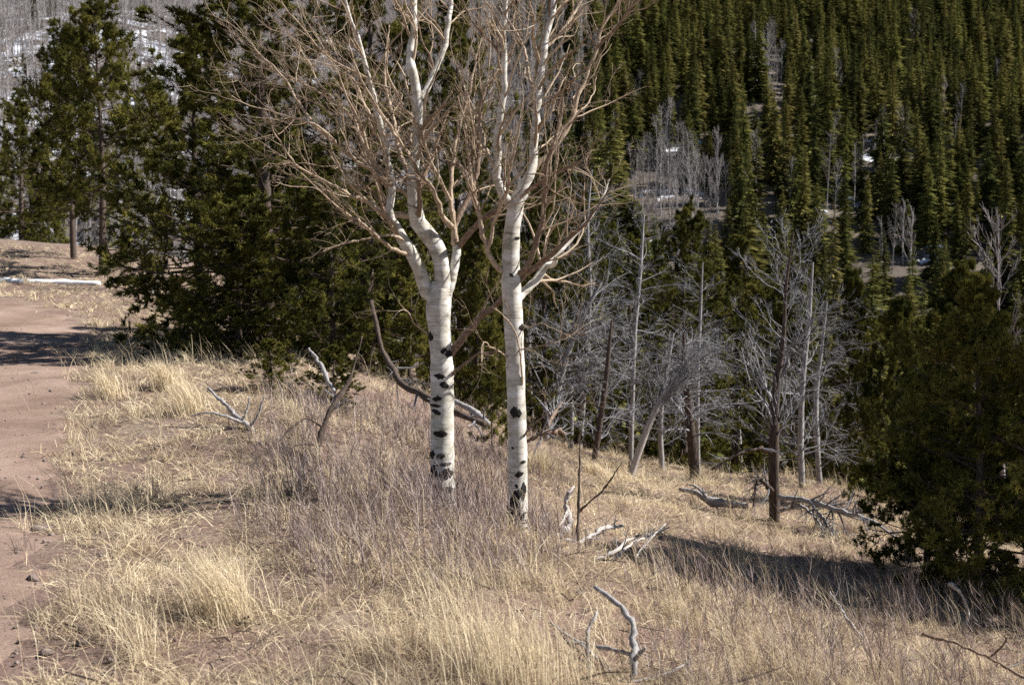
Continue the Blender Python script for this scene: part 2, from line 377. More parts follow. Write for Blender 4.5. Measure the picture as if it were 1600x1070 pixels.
sd = np.full(len(cx), -9.0); sd[m] = road_sd(cx[m, 0], cx[m, 1]) + .22 * noise2(cx[m, 0], cx[m, 1], 1.3, 2, 3)
rq = quads[sd > 0]; used, inv = np.unique(rq, return_inverse=True)
RV = GV[used].copy(); 
cnt = np.bincount(inv.ravel(), minlength=len(used)); RV[:, 2] += np.where(cnt >= 4, .012, -.012)
r_ = obj('dirt_road', new_mesh('dirt_road', RV, inv.reshape(-1, 4), M['road'], None, True)); tag(r_, 'bare pinkish dirt road along the left', kind='structure')

# ------------------------------------------------------------------ far and middle forest
def conifer_mesh(name, H, rad, whorls, per, blades, seed, wf=.10):
    """a narrow spruce: whorls of drooping boughs, each a few flat sprays, round a straight stem"""
    global rng; keep = rng; rng = np.random.default_rng(seed)
    n = whorls * per
    t = np.clip(np.repeat(np.linspace(.04, .985, whorls), per) + rng.normal(0, .02, n), .02, .99)
    az = rng.uniform(0, 6.28, n)
    prof = np.clip((1 - t) ** .8 * (0.55 + .45 * np.clip(t / .15, 0, 1)), 0.02, 1)
    L = rad * prof * rng.uniform(.5, 1.2, n) * (1 + .2 * np.sin(az * 2 + seed) + .15 * np.sin(t * 23 + seed)) + .10
    out = np.stack([np.cos(az), np.sin(az), np.zeros(n)], 1)
    P, W = [], []
    for b in range(blades):
        a2 = az + (rng.uniform(-.6, .6, n) if b else 0); l2 = L * (1 if b == 0 else 1) * rng.uniform(.55, 1.0, n)
        o2 = np.stack([np.cos(a2), np.sin(a2), np.zeros(n)], 1)
        s = out * (L * (0 if b == 0 else .25) * rng.uniform(.6, 1.4, n))[:, None] + np.stack([0 * t, 0 * t, t * H], 1)
        s[:, 2] -= .15 * L * (b > 0)
        droop = rng.uniform(.15, .5, n) * (1.15 - .9 * t)
        mid = s + o2 * (l2 * .55)[:, None]; mid[:, 2] -= droop * l2 * .45
        tip = s + o2 * l2[:, None]; tip[:, 2] -= droop * l2 * .72
        P.append(np.stack([s, mid, tip], 1)); W.append(np.clip(l2 * wf, .04, .34) * rng.uniform(.7, 1.2, n))
    P = np.concatenate(P); W = np.concatenate(W)
    side = np.stack([rng.normal(0, .55, len(P)), rng.normal(0, .55, len(P)), np.ones(len(P))], 1)
    V, f = ribbons(P, W, side)
    tint = np.repeat(np.clip(rng.normal(.5, .2, len(P)), 0, 1), 5)
    tp = np.array([[0, 0, -.6], [0, 0, H * .5], [0, 0, H * .98]])[None]; V2, q2 = tubes(tp, np.array([[H * .012, H * .008, .01]]), 5)
    f2 = np.concatenate([q2[:, [0, 1, 2]], q2[:, [0, 2, 3]]])
    V, f = merge([(V, f), (V2, f2)]); tint = np.concatenate([tint, np.full(len(V2), .1)])
    rng = keep
    return V, f, tint

def bare_mesh(H, n1, n2, seed, thick=1.0, flat=False):
    """a bare aspen: slim stem with a broom of rising twigs"""
    global rng; keep = rng; rng = np.random.default_rng(seed)
    k = np.linspace(0, 1, 6)
    T = np.stack([.25 * np.sin(k * 2 + seed), .25 * np.cos(k * 2.3 + seed) - .25, k * H - .4 * (k == 0)], 1)[None]; R = (H * .011 * thick * (1 - .85 * k))[None]
    A, RA, _ = kids(T, R, n1, (.3, .97), .34, (30, 60), .8, .5, .25, 4, .7, .02 * thick)
    B, RB, _ = kids(A, RA, n2, (.25, 1), .5, (20, 50), .5, .6, .3, 3, .4, .014 * thick)
    if flat:
        a, b = ribbons(A[:, [0, 2, 3]], RA[:, 0] * 1.2), ribbons(B, RB[:, 0] * 1.2)
        tv, tq = tubes(T, R, 3); tf = np.concatenate([tq[:, [0, 1, 2]], tq[:, [0, 2, 3]]])
        V, f = merge([(tv, tf), a, b]); tint = np.concatenate([np.full(len(tv), .85), np.full(len(a[0]), .6), np.full(len(b[0]), .45)])
        rng = keep; return V, f, tint
    parts = [tubes(T, R, 4), tubes(A, RA, 3), tubes(B, RB, 3)]
    V, q = merge(parts)
    tint = np.concatenate([np.full(len(parts[0][0]), .85), np.full(len(parts[1][0]), .6), np.repeat(rng.uniform(.2, .7, len(B)), 9)])
    rng = keep
    return V, q, tint

spruce_defs = [(12, 1.8, 34, 10, 6, 11), (13, 2.3, 36, 10, 6, 12), (10, 1.9, 30, 10, 6, 13), (15, 1.9, 38, 10, 6, 14), (8, 1.9, 26, 10, 6, 15), (11.5, 2.6, 32, 11, 6, 16), (13, 1.5, 30, 7, 5, 17), (9, 2.2, 24, 9, 6, 18)]
spruce_me = []
for d in spruce_defs:
    V, f, tn = conifer_mesh('s', *d); spruce_me.append((new_mesh('spruce', V, f, M['spruce'], tn), d[0]))
bare_me = []
for i, (h, a, b) in enumerate([(9, 26, 7), (8, 22, 8), (10, 28, 7), (7, 24, 7)]):
    V, q, tn = bare_mesh(h, a, b, 40 + i); bare_me.append((new_mesh('bare_aspen', V, q, M['bare'], tn), h))

def jitter_grid(x0, x1, y0, y1, st):
    X, Y = np.meshgrid(np.arange(x0, x1, st), np.arange(y0, y1, st)); X = X.ravel(); Y = Y.ravel()
    return X + rng.uniform(-.45, .45, len(X)) * st, Y + rng.uniform(-.45, .45, len(X)) * st

# far slope: decide what grows where
X, Y = jitter_grid(-150, 150, 80, 268, 2.75)
k = np.abs(X) < .54 * Y + 6; X, Y = X[k], Y[k]; Z = height(X, Y)
ratio = X / Y
clump = noise2(X, Y, 34, 0, 2) + .35 * noise2(X, Y, 11, 4, 2)
p_con = np.clip(.5 + 7.0 * (ratio - .02) - .5 * np.maximum(clump - .6, 0), 0.03, .98)
gap = (noise2(X, Y, 19, 5, 2) > .95)                       # small snowy openings
con = (rng.uniform(0, 1, len(X)) < p_con)
bpx, bpy_ = proj(np.stack([X, Y, Z + 3.0], 1))
grove = np.zeros(len(X))
for gx, gy, sx, sy in [(1070, 330, 70, 60), (1010, 270, 40, 50), (1375, 225, 40, 30), (1410, 385, 45, 32), (1205, 100, 30, 36), (1290, 300, 26, 26), (1490, 190, 30, 26)]:
    grove = np.maximum(grove, np.exp(-((bpx - gx) / sx) ** 2 - ((bpy_ - gy) / sy) ** 2))
con &= ~(grove > .35 + rng.uniform(-.15, .25, len(X)))
keepm = ~(gap & con)
X, Y, Z, con = X[keepm], Y[keepm], Z[keepm], con[keepm]
pxs, pys = proj(np.stack([X, Y, Z + 9.0], 1))
inview = (pxs > -20) & (pxs < 1620) & (pys > -60) & (pys < 470)
open_view = inview & (((pxs > 890) & (pys < 430)) | ((pxs < 240) & (pys < 190)) | ((pxs > 690) & (pys < 60)))
order = np.argsort(Y)
def pick(mask, n): return [i for i in order if mask[i]][:n]
con_pick = set(pick(con & open_view, 235)); bare_pick = set(pick(~con & open_view, 200))
LAB_S = ['dark green spruce packed into the forest on the far slope', 'tall narrow spruce packed into the forest on the far slope', 'short spruce packed into the forest on the far slope']
stuffC, stuffB = [], []
for i in range(len(X)):
    s = rng.uniform(.5, .92); a = rng.uniform(0, 6.28)
    if con[i] and i in con_pick:
        j = rng.integers(len(spruce_me)); me, h = spruce_me[j]
        o = obj('spruce_tree', me, None, (X[i], Y[i], Z[i])); o.rotation_euler = (rng.normal(0, .03), rng.normal(0, .03), a); o.scale = (s * rng.uniform(.75, 1.15),) * 2 + (s,)
        tag(o, LAB_S[0 if 6.5 < h * s < 10 else (1 if h * s >= 10 else 2)], 'tree', 'spruces on the far hillside')
    elif (not con[i]) and i in bare_pick:
        j = rng.integers(len(bare_me)); me, h = bare_me[j]
        o = obj('bare_aspen', me, None, (X[i], Y[i], Z[i])); o.rotation_euler = (0, 0, a); o.scale = (s, s, s)
        tag(o, 'leafless grey aspen in the thin woods of the far slope', 'tree', 'bare aspens on the far hillside')
    else: (stuffC if con[i] else stuffB).append((X[i], Y[i], Z[i], s, a))
    if not con[i] and X[i] < 22:                      # the aspen woods on the left stand closer together
        for _ in range(2):
            xx, yy = X[i] + rng.uniform(-2.2, 2.2), Y[i] + rng.uniform(-2.2, 2.2)
            stuffB.append((xx, yy, float(height(xx, yy)), rng.uniform(.5, 1.0), rng.uniform(0, 6.28)))

def wood_mass(name, pts, protos, label):
    """one object whose geometry nodes set a tree on every point"""
    pts = np.array(pts); me = bpy.data.meshes.new(name); me.vertices.add(len(pts)); me.vertices.foreach_set('co', pts[:, :3].astype(np.float32).ravel())
    sc_ = np.stack([pts[:, 3] * rng.uniform(.75, 1.15, len(pts))] * 2 + [pts[:, 3]], 1)
    for nm, ty, key, val in [('turn', 'FLOAT', 'value', pts[:, 4]), ('size', 'FLOAT_VECTOR', 'vector', sc_), ('which', 'INT', 'value', rng.integers(0, len(protos), len(pts)))]:
        a = me.attributes.new(nm, ty, 'POINT'); a.data.foreach_set(key, np.asarray(val, np.int32 if ty == 'INT' else np.float32).ravel())
    coll = bpy.data.collections.new(name + '_kinds')
    for k_, (m_, h_) in enumerate(protos): coll.objects.link(bpy.data.objects.new('%s_kind_%d' % (name, k_), m_))
    ng = bpy.data.node_groups.new(name, 'GeometryNodeTree')
    ng.interface.new_socket('Geometry', in_out='INPUT', socket_type='NodeSocketGeometry'); ng.interface.new_socket('Geometry', in_out='OUTPUT', socket_type='NodeSocketGeometry')
    N, L = ng.nodes.new, ng.links
    gi, go, ip, ci = N('NodeGroupInput'), N('NodeGroupOutput'), N('GeometryNodeInstanceOnPoints'), N('GeometryNodeCollectionInfo')
    ci.inputs['Collection'].default_value = coll; ci.inputs['Separate Children'].default_value = True; ci.inputs['Reset Children'].default_value = True
    def na(nm, ty):
        n_ = N('GeometryNodeInputNamedAttribute'); n_.data_type = ty; n_.inputs['Name'].default_value = nm; return n_.outputs['Attribute']
    cx_ = N('ShaderNodeCombineXYZ'); L.new(na('turn', 'FLOAT'), cx_.inputs['Z'])
    L.new(gi.outputs[0], ip.inputs['Points']); L.new(ci.outputs[0], ip.inputs['Instance']); ip.inputs['Pick Instance'].default_value = True
    L.new(na('which', 'INT'), ip.inputs['Instance Index']); L.new(cx_.outputs[0], ip.inputs['Rotation']); L.new(na('size', 'FLOAT_VECTOR'), ip.inputs['Scale'])
    L.new(ip.outputs[0], go.inputs[0])
    o = obj(name, me); md = o.modifiers.new('trees', 'NODES'); md.node_group = ng
    tag(o, label, 'forest', kind='stuff')
wood_mass('distant_spruce_forest', stuffC, spruce_me, 'dense dark spruce forest covering the rest of the far slope')
wood_mass('distant_aspen_woods', stuffB, bare_me, 'grey leafless aspen woods covering the upper far slope')

# valley between the near pines and the far slope
X, Y = jitter_grid(-45, 50, 30, 88, 4.0)
k = (X / Y > -.5) & (X / Y < .56) & ~((X < -4) & (Y < 62)); X, Y = X[k], Y[k]; Z = height(X, Y)
for i in range(len(X)):
    a = rng.uniform(0, 6.28)
    if rng.uniform() < (.85 if X[i] / Y[i] > .05 else .4):
        me, h = spruce_me[rng.integers(8)]; s = rng.uniform(.4, .85)
        o = obj('spruce_tree', me, None, (X[i], Y[i], Z[i])); o.scale = (s * 1.1, s * 1.1, s)
        tag(o, 'spruce rising from the valley floor behind the dead grey trees', 'tree', 'spruces in the valley')
    else:
        me, h = bare_me[rng.integers(4)]; s = rng.uniform(.5, 1.0)
        o = obj('bare_aspen', me, None, (X[i], Y[i], Z[i])); o.scale = (s, s, s)
        tag(o, 'leafless grey aspen in the valley behind the dead grey trees', 'tree', 'bare aspens in the valley')
    o.rotation_euler = (0, 0, a)

# ------------------------------------------------------------------ pines
def tufts(P, D, m, length, width, spread):
    """needle bundles: m narrow triangles round every direction D at P"""
    N = len(P); P = np.repeat(P, m, 0); D = np.repeat(D, m, 0)
    d = norm(D + rng.normal(0, spread, (N * m, 3)) + np.array([0, 0, .15]))
    l = length * rng.uniform(.7, 1.25, N * m)[:, None]
    s = norm(np.cross(d, rng.normal(0, 1, (N * m, 3)))) * width * rng.uniform(.7, 1.3, N * m)[:, None]
    V = np.stack([P - s, P + s, P + d * l], 1).reshape(-1, 3)
    return V, np.arange(N * m * 3).reshape(-1, 3)

def pine_proto(H, rad, crown0, nb, seed, n2=7, n3=4, sparse=0.0, nt=4, m=10, nl=.095, nw=.0095, flat=.0):
    global rng; keep = rng; rng = np.random.default_rng(seed)
    k = np.linspace(0, 1, 12)
    T = np.stack([.05 * H * .35 * np.sin(k * 4 + seed) * k, .05 * H * .35 * np.sin(k * 3.1 + seed * 2) * k, k * H], 1)[None]; T[0, 0, 2] = -.35
    R = (H * .0165 * (1 - .93 * k ** 1.1) + .012 * (k < .1))[None]
    n = nb; t = crown0 + (1 - crown0) * (np.arange(n) + rng.uniform(0, 1, n)) / n * .985
    u = (t - crown0) / (1 - crown0)
    prof = np.clip(np.minimum(.62 + 1.5 * u, 1.0) * (1 - u ** 1.7) ** .75 + .05, 0.08, 1) * (1 + .28 * np.sin(u * 17 + seed) * (1 - u))
    az = np.arange(n) * 2.399 + rng.normal(0, .5, n)
    lobes = 1 + .25 * np.sin(az * 2 + seed * 1.7) + .15 * np.sin(az * 3 + u * 6 + seed)
    L = rad * prof * lobes * rng.uniform(.55, 1.08, n)
    el = np.radians(-20 + 66 * u ** 1.2 + rng.normal(0, 9, n))
    f = t * 11; i = np.minimum(f.astype(int), 10); w = (f - i)[:, None]; p = T[0, i] * (1 - w) + T[0, i + 1] * w
    d = np.stack([np.cos(az) * np.cos(el), np.sin(az) * np.cos(el), np.sin(el)], 1); pts = [p]
    for j in range(6):
        d = norm(d + np.array([0, 0, .085]) + rng.normal(0, .09, (n, 3))); pts.append(pts[-1] + d * (L / 6)[:, None])
    B = np.stack(pts, 1); RB = (np.clip(L * .011, .006, .05))[:, None] * np.linspace(1, .25, 7)[None]
    C, RC, ci = kids(B, RB, n2, (.28, 1.0), .42, (30, 65), .35, .55, .25, 4, .55, .003)
    D3, RD, _ = kids(C, RC, n3, (.25, 1.0), .5, (25, 60), .35, .6, .25, 3, .4, .002)
    wood = merge([tubes(B, RB, 5), tubes(C, RC, 3)])
    # needles on the outer shoots
    q, dd = [], []
    for S, ts in ((C, np.linspace(.45, 1, nt)), (D3, np.linspace(.3, 1, nt)), (B, np.linspace(.8, 1, 3))):
        for tt in ts:
            ff = tt * (S.shape[1] - 1); a = min(int(ff), S.shape[1] - 2); ww = ff - a
            q.append(S[:, a] * (1 - ww) + S[:, a + 1] * ww); dd.append(norm(S[:, a + 1] - S[:, a]))
    q = np.concatenate(q); dd = np.concatenate(dd)
    kp = rng.uniform(0, 1, len(q)) > sparse; q, dd = q[kp], dd[kp]
    NV, NF = tufts(q, dd, m, nl, nw, .62)
    tint = np.repeat(np.clip(.5 + .16 * rng.normal(0, 1, len(q)) + .22 * noise2(q[:, 0] + q[:, 2], q[:, 1] - q[:, 2], 1.1, 1, 1), 0, 1), m * 3)
    rng = keep
    tv, tq = tubes(T, R, 9, .04)
    return dict(H=H, rad=rad, trunk=new_mesh('pine_trunk', tv, tq, M['brownbark'], None, True),
                wood=new_mesh('pine_branches', *wood, M['brownbark']), crown=new_mesh('pine_crown', NV, NF, M['needle'], tint))
PINE = {
    'tall': pine_proto(8.5, 2.3, .03, 130, 3, n2=8),
    'broad': pine_proto(6.5, 2.4, .03, 110, 5, n2=8),
    'bushy': pine_proto(4.2, 1.5, .0, 84, 8),
    'irregular': pine_proto(7.5, 2.5, .24, 120, 13, n2=9),
    'dense': pine_proto(5.0, 1.9, .0, 120, 17, n2=8),
    'young': pine_proto(1.4, .5, .05, 34, 21, n2=5, n3=3, nt=2, nl=.07, nw=.006),
}
def pine(kind, px, d, top, rpx, rotz, label, base_dx=0, name='pine_tree', group=None):
    """trunk at photo column px at distance d, top at row `top`, crown half width rpx"""
    pr = PINE[kind]; b = at(px, 600, d); b[2] = height(b[0], b[1]) - .02
    zt = at(px, top, d)[2]; sz = (zt - b[2]) / pr['H']; sx = rpx * d / F / pr['rad']
    e = thing(name, label, 'tree', b, rotz, (sx, sx, sz), group)
    if base_dx: e.rotation_euler = (0, base_dx, rotz)
    obj('trunk', pr['trunk'], e); obj('branches', pr['wood'], e); obj('crown', pr['crown'], e)
    return e
pine('irregular', 165, 34, 12, 125, .4, 'open pine with bare lower trunk beside the grassy clearing at far left')
pine('irregular', 120, 37, 60, 90, 2.1, 'slim open pine left of the pine with the bare trunk at far left')
pine('broad', 40, 44, 160, 90, 1.2, 'pine at the left edge of the picture above the clearing')
pine('bushy', -30, 60, 205, 90, 2.9, 'small distant pine on the clearing at the left edge')
pine('bushy', 70, 62, 240, 70, 1.7, 'low rounded pine at the back of the clearing')
pine('tall', 420, 18, -90, 240, 2.2, 'big dark pine casting the shadow across the dirt road')
pine('broad', 315, 20.5, 60, 185, 4.4, 'shaded pine at the left of the big dark pine')
pine('dense', 375, 16.9, 285, 125, 1.4, 'low black pine skirt in front of the big dark pine')
pine('dense', 455, 19.5, 200, 130, 2.7, 'dark pine between the big dark pine and the lower olive pine')
pine('tall', 575, 22, -90, 190, 5.0, 'tall pine directly behind the left aspen crown')
pine('dense', 520, 16, 260, 120, 3.4, 'lower olive green pine left of the left aspen trunk')
pine('tall', 720, 24, -20, 120, 1.0, 'tall pine seen between the two aspen trunks')
pine('dense', 745, 17.5, 330, 95, .7, 'green bushy pine between the two aspen trunks')
pine('bushy', 640, 16, 395, 75, 2.6, 'small pine close behind the left aspen trunk')
pine('broad', 850, 20, 225, 95, 3.0, 'pine close behind the right aspen trunk')
pine('bushy', 425, 13.2, 530, 55, .2, 'knee-high bushy pine at the edge of the grass bank')
pine('bushy', 520, 12.8, 540, 58, 1.9, 'low spreading young pine beside the dead stick')
pine('young', 768, 13.6, 585, 42, 1.1, 'tiny pine seedling tree between the aspen trunks')
pine('broad', 905, 23, 300, 105, .9, 'olive pine just right of the right aspen crown')
pine('tall', 985, 25, 318, 115, 2.0, 'olive pine behind the grey dead branches in the middle')
pine('broad', 1070, 24, 332, 115, 4.0, 'widest olive pine behind the leaning dead tree')
pine('tall', 1150, 26.5, 372, 105, 5.5, 'pine behind the lone snag with upswept branches')
pine('broad', 1240, 27, 415, 100, 3.6, 'pine behind the pair of grey snags')
pine('dense', 1325, 22, 430, 80, 1.0, 'pine just right of the grey dead snags')
pine('bushy', 1395, 16, 470, 75, 2.3, 'sunlit yellowish pine in front of the dark right pines')
pine('dense', 1500, 24, 420, 120, 4.7, 'pine behind the dark pines at the right edge')
pine('dense', 1535, 9.8, 445, 185, 3.1, 'black shaded pine with boughs to the ground at right')
pine('dense', 1770, 10.3, 90, 215, .5, 'dark pine cut off by the right edge of the picture')
pine('bushy', 1455, 10.9, 590, 110, 5.2, 'smaller dark pine crowding the left of the black pine')

pine('dense', 1960, 11.2, 0, 260, 1.3, 'pine just beyond the right edge that shades the dark pines')
pine('dense', 1930, 9.4, -20, 240, 4.3, 'nearer pine just beyond the right edge that shades the dark pines')

# ------------------------------------------------------------------ dead grey trees
def dead_tree(label, pts, d, nb, n2, n3, spread, up, droop, tr=(.15, .98), lenf=.42, trunk='deadwood', dd=0.0, bias=None, stems=None, ang=(45, 85), name='dead_tree'):
    """pts: (px, py, width px) up the stem at distance d .. d+dd"""
    p = np.array([[*at(a, b, d + dd * i / (len(pts) - 1)), w / 2 * d / F] for i, (a, b, w) in enumerate(pts)])
    base = p[0, :3].copy(); base[2] = float(height(base[0], base[1]))
    p[0, 2] = min(p[0, 2], base[2]) - .12; p[:, :3] -= base
    q = polyline(p, 26); T = q[None, :, :3]; R = np.maximum(q[None, :, 3], .004)
    e = thing(name, label, 'tree', base)
    tv, tq = tubes(T, R, 9, .05); obj('trunk', new_mesh('dead_trunk', tv, tq, M[trunk], None, True), e)
    ow = None if bias is None else np.array(bias)
    A, RA, _ = kids(T, R, int(nb * .72), tr, lenf, ang, up, .27, spread * 1.6, 8, .45, .003, ow)
    B, RB, _ = kids(A, RA, n2, (.2, 1), .42, (20, 50), droop, .5, .3, 4, .5, .0018, ow)
    C, RC, _ = kids(B, RB, n3 + 1, (.2, 1), .55, (20, 50), droop, .6, .25, 3, .4, .0014)
    (va, qa), (vb, qb), pc = tubes(A, RA, 4), tubes(B, RB, 3), ribbons(C, RC[:, 0] * 1.15)
    V, f = merge([(va, np.concatenate([qa[:, [0, 1, 2]], qa[:, [0, 2, 3]]])), (vb, np.concatenate([qb[:, [0, 1, 2]], qb[:, [0, 2, 3]]])), pc])
    tint = np.concatenate([np.repeat(rng.uniform(.15, .7, len(A)), 32), np.repeat(rng.uniform(.25, .95, len(B)), 12), np.repeat(rng.uniform(.3, 1, len(C)), 5)])
    obj('branches', new_mesh('dead_branches', V, f, M['deadtwig'], tint), e)
    return e
dead_tree('thin dark leaning snag left of the white leaning tree', [(924, 738, 10), (936, 670, 10), (946, 600, 8), (952, 540, 6), (956, 500, 3)], 17, 46, 8, 4, .22, .2, -.25, trunk='brownbark', lenf=.5)
dead_tree('white dead tree leaning to the right with a brush of bare branches', [(980, 746, 12), (1000, 700, 11), (1020, 650, 10), (1044, 606, 8), (1076, 572, 5), (1108, 550, 2)], 15.8, 80, 9, 4, .2, .5, .25, tr=(.42, .98), lenf=.42, bias=(.9, -.1, .5), trunk='palewood', ang=(18, 55))
dead_tree('dark stubby trunk with grey drooping branches right of the leaning tree', [(1088, 756, 17), (1083, 710, 16), (1078, 660, 14), (1072, 590, 10), (1068, 520, 4)], 18.6, 70, 9, 4, .2, -.35, -.5, tr=(.25, .98), lenf=.62, bias=(.5, -.1, -.1), trunk='brownbark')
dead_tree('tall slender grey dead tree among the olive pines', [(985, 712, 8), (988, 620, 8), (992, 520, 7), (1000, 430, 6), (1006, 335, 3)], 19.5, 80, 8, 4, .22, .15, -.2, tr=(.2, .98), lenf=.3)
dead_tree('dark trunked dead snag with upswept grey branches standing alone on the slope', [(1211, 826, 18), (1209, 740, 17), (1210, 660, 15), (1213, 600, 12), (1224, 530, 7), (1228, 450, 5), (1240, 362, 2)], 14, 60, 9, 4, .18, .75, .3, tr=(.3, .98), lenf=.36, trunk='brownbark', ang=(35, 70))
dead_tree('grey dead snag close behind the lone dark snag', [(1254, 765, 10), (1251, 690, 10), (1254, 600, 8), (1264, 500, 6), (1270, 410, 3)], 18, 64, 8, 4, .2, .1, -.2, tr=(.15, .98), lenf=.32)
dead_tree('rightmost grey snag with branches drooping toward the black pine', [(1283, 772, 9), (1277, 700, 9), (1275, 620, 8), (1284, 540, 6), (1292, 470, 3)], 18.6, 66, 9, 4, .2, -.2, -.4, tr=(.12, .98), lenf=.42, bias=(.4, 0, 0))
dead_tree('grey dead tree with long arching branches right of the aspens', [(846, 694, 13), (866, 630, 12), (884, 560, 11), (908, 500, 8), (940, 440, 4)], 18.5, 72, 9, 4, .2, .1, -.35, tr=(.15, .98), lenf=.55, bias=(.3, 0, 0))
dead_tree('thin pale dead stem in front of the widest olive pine', [(1092, 700, 6), (1090, 600, 6), (1094, 500, 5), (1098, 410, 2)], 21, 60, 7, 4, .22, .1, -.2, tr=(.2, .98), lenf=.28)
dead_tree('short grey dead tree behind the thin dark snag', [(890, 712, 9), (893, 640, 8), (888, 570, 6), (880, 505, 3)], 20, 60, 8, 4, .22, 0, -.35, tr=(.2, .98), lenf=.6)
dead_tree('grey dead tree with fine hanging twigs behind the leaning tree', [(1035, 735, 9), (1032, 660, 8), (1040, 590, 7), (1052, 520, 3)], 20.5, 70, 9, 4, .2, -.2, -.45, tr=(.2, .98), lenf=.6)
dead_tree('half dead pale tree rising above the dead thicket by the right aspen', [(905, 700, 8), (915, 580, 8), (922, 460, 6), (918, 350, 5), (925, 265, 2)], 22, 90, 8, 4, .22, .3, 0, tr=(.3, .98), lenf=.28)
dead_tree('dead tree with bare trunk in front of the open pine at far left', [(240, 428, 7), (228, 400, 6), (246, 360, 6), (236, 320, 4), (225, 280, 2)], 31, 60, 7, 3, .25, -.1, -.3, tr=(.1, .98), lenf=.6, trunk='palewood')

# ------------------------------------------------------------------ the two aspens
def aspen(label, base_pd, trunk_pts, limbs, d, base_px, twig_n, knots, seed):
    global rng; rng = np.random.default_rng(seed)
    p = np.array([[*at(a, b, d), w / 2 * d / F] for a, b, w in trunk_pts])
    base = p[0, :3].copy(); base[2] = float(height(base[0], base[1]))
    p[0, 2] = min(p[0, 2], base[2]) - .10
    e = thing('aspen_tree', label, 'tree', base)
    q = polyline(p, 60); q[:, 3] *= 1 + .025 * np.sin(np.arange(60) * .9 + seed) + .015 * rng.normal(0, 1, 60)
    T = q[:, :3]; R = q[:, 3]
    tv, tq = tubes(T[None] - base, R[None], 22, .006)
    tr = obj('trunk', new_mesh('aspen_trunk', tv, tq, M['aspen'], None, True), e)
    paths = {'trunk': q}
    for nm, parent, pts, dend, kind, nt in limbs:
        pq = paths[parent]
        # start on the parent where the traced line begins
        ppx = np.array([proj(c[:3]) for c in pq]); i = int(np.argmin(np.hypot(ppx[:, 0] - pts[0][0], ppx[:, 1] - pts[0][1])))
        d0 = pq[i, 1]; n = len(pts); c = []
        for j, (a, b, w) in enumerate(pts):
            dd_ = d0 + dend * (j / (n - 1)) ** 1.15; c.append([*at(a, b, dd_), w / 2 * dd_ / F * (1 if kind == 'w' else .82)])
        root = np.array([[*pq[i, :3], min(c[0][3] * 1.1, pq[i, 3] * .95)]])
        l = polyline(np.vstack([root, c]), 30); paths[nm] = l
        P = l[:, :3].copy(); P[2:] += rng.normal(0, 1, (28, 3)) * np.minimum(l[2:, 3:4] * .18, np.linalg.norm(P[-1] - P[0]) * .0025)
        wv = np.cumsum(rng.normal(0, 1, (30, 3)), 0); wv -= np.linspace(0, 1, 30)[:, None] * wv[-1]; P += wv * np.linalg.norm(P[-1] - P[0]) * .0035 * min(1.0, n / 5)
        lv, lq = tubes(P[None] - base, np.maximum(l[None, :, 3], .0016), 10, .03)
        mt = {'w': 'aspen', 'b': 'limb', 'd': 'limbbrown'}[kind]
        lo = obj('limb', new_mesh('aspen_limb', lv, lq, M[mt], None, True), e)
        if nt:
            Pl = P[None]; Rl = l[None, :, 3]
            side = norm(np.array([P[-1] - P[0]]) * np.array([1, 1, .2]))
            A, RA, _ = kids(Pl, Rl, int(nt * 1.2), (.2, .98), -.85, (18, 55), .45, .42, .55, 9, .45, .0024, side * .5)
            B, RB, _ = kids(A, RA, 5, (.15, .98), .38, (20, 60), .35, .5, .5, 5, .4, .0014)
            C, RC, _ = kids(B, RB, 3, (.2, 1), .5, (20, 60), .3, .6, .4, 3, .4, .0009)
            a_, b_, c_ = tubes(A, RA, 5), tubes(B, RB, 3), tubes(C, RC, 3)
            V, f = merge([a_, b_, c_])
            tn = np.concatenate([np.repeat(rng.uniform(.25, .9, len(A)), 45), np.repeat(rng.uniform(.2, .85, len(B)), 15), np.repeat(rng.uniform(.2, .9, len(C)), 9)])
            obj('twigs', new_mesh('aspen_twigs', V - base, f, M['aspen_twig'], tn), lo)
    # black eye-shaped branch scars, set a few millimetres proud of the bark
    for (kx, ky, kw, kh) in knots:
        ppx = np.array([proj(c[:3]) for c in q]); i = int(np.argmin(np.abs(ppx[:, 1] - ky)))
        r = R[i]; sc_ = q[i, 1] / F; u0 = np.clip((kx - ppx[i, 0]) * sc_ / r, -.93, .93); z0 = at(kx, ky, q[i, 1] - r)[2]
        nu, nv = 11, 7; S = np.linspace(-1, 1, nu); Vv = []
        wob = rng.normal(0, .22, (nu, 2)); tilt = rng.normal(0, .14)
        for a in range(nu):
            hh = (1 - abs(S[a]) ** 1.5) ** .8; zt = tilt * S[a]
            for b in range(nv):
                tt = -1 + 2 * b / (nv - 1)
                uu = u0 + S[a] * kw / 2 * sc_ / r; th = math.asin(float(np.clip(uu, -.995, .995)))
                zz = z0 + tt * kh / 2 * sc_ * (hh * (1 + wob[a, 0 if tt > 0 else 1]) + .04) + zt * kh * sc_
                j = int(np.argmin(np.abs(T[:, 2] - zz))); dome = (1 - tt * tt) * (1 - S[a] ** 2)
                ring = .0045 * (dome > 0) * (1 + .5 * math.sin(7 * tt) * math.cos(5 * S[a]))
                rr = R[j] * 1.0 + .0012 + ring * min(1, 3 * dome)
                Vv.append([T[j, 0] + rr * math.sin(th), T[j, 1] - rr * math.cos(th), zz])
        I = np.arange((nu - 1) * nv).reshape(nu - 1, nv)[:, :-1].ravel()
        Q = np.stack([I, I + nv, I + nv + 1, I + 1], 1)
        obj('bark_scar', new_mesh('bark_scar', np.array(Vv) - base, Q, M['blackbark'], None, True), tr)
    return e

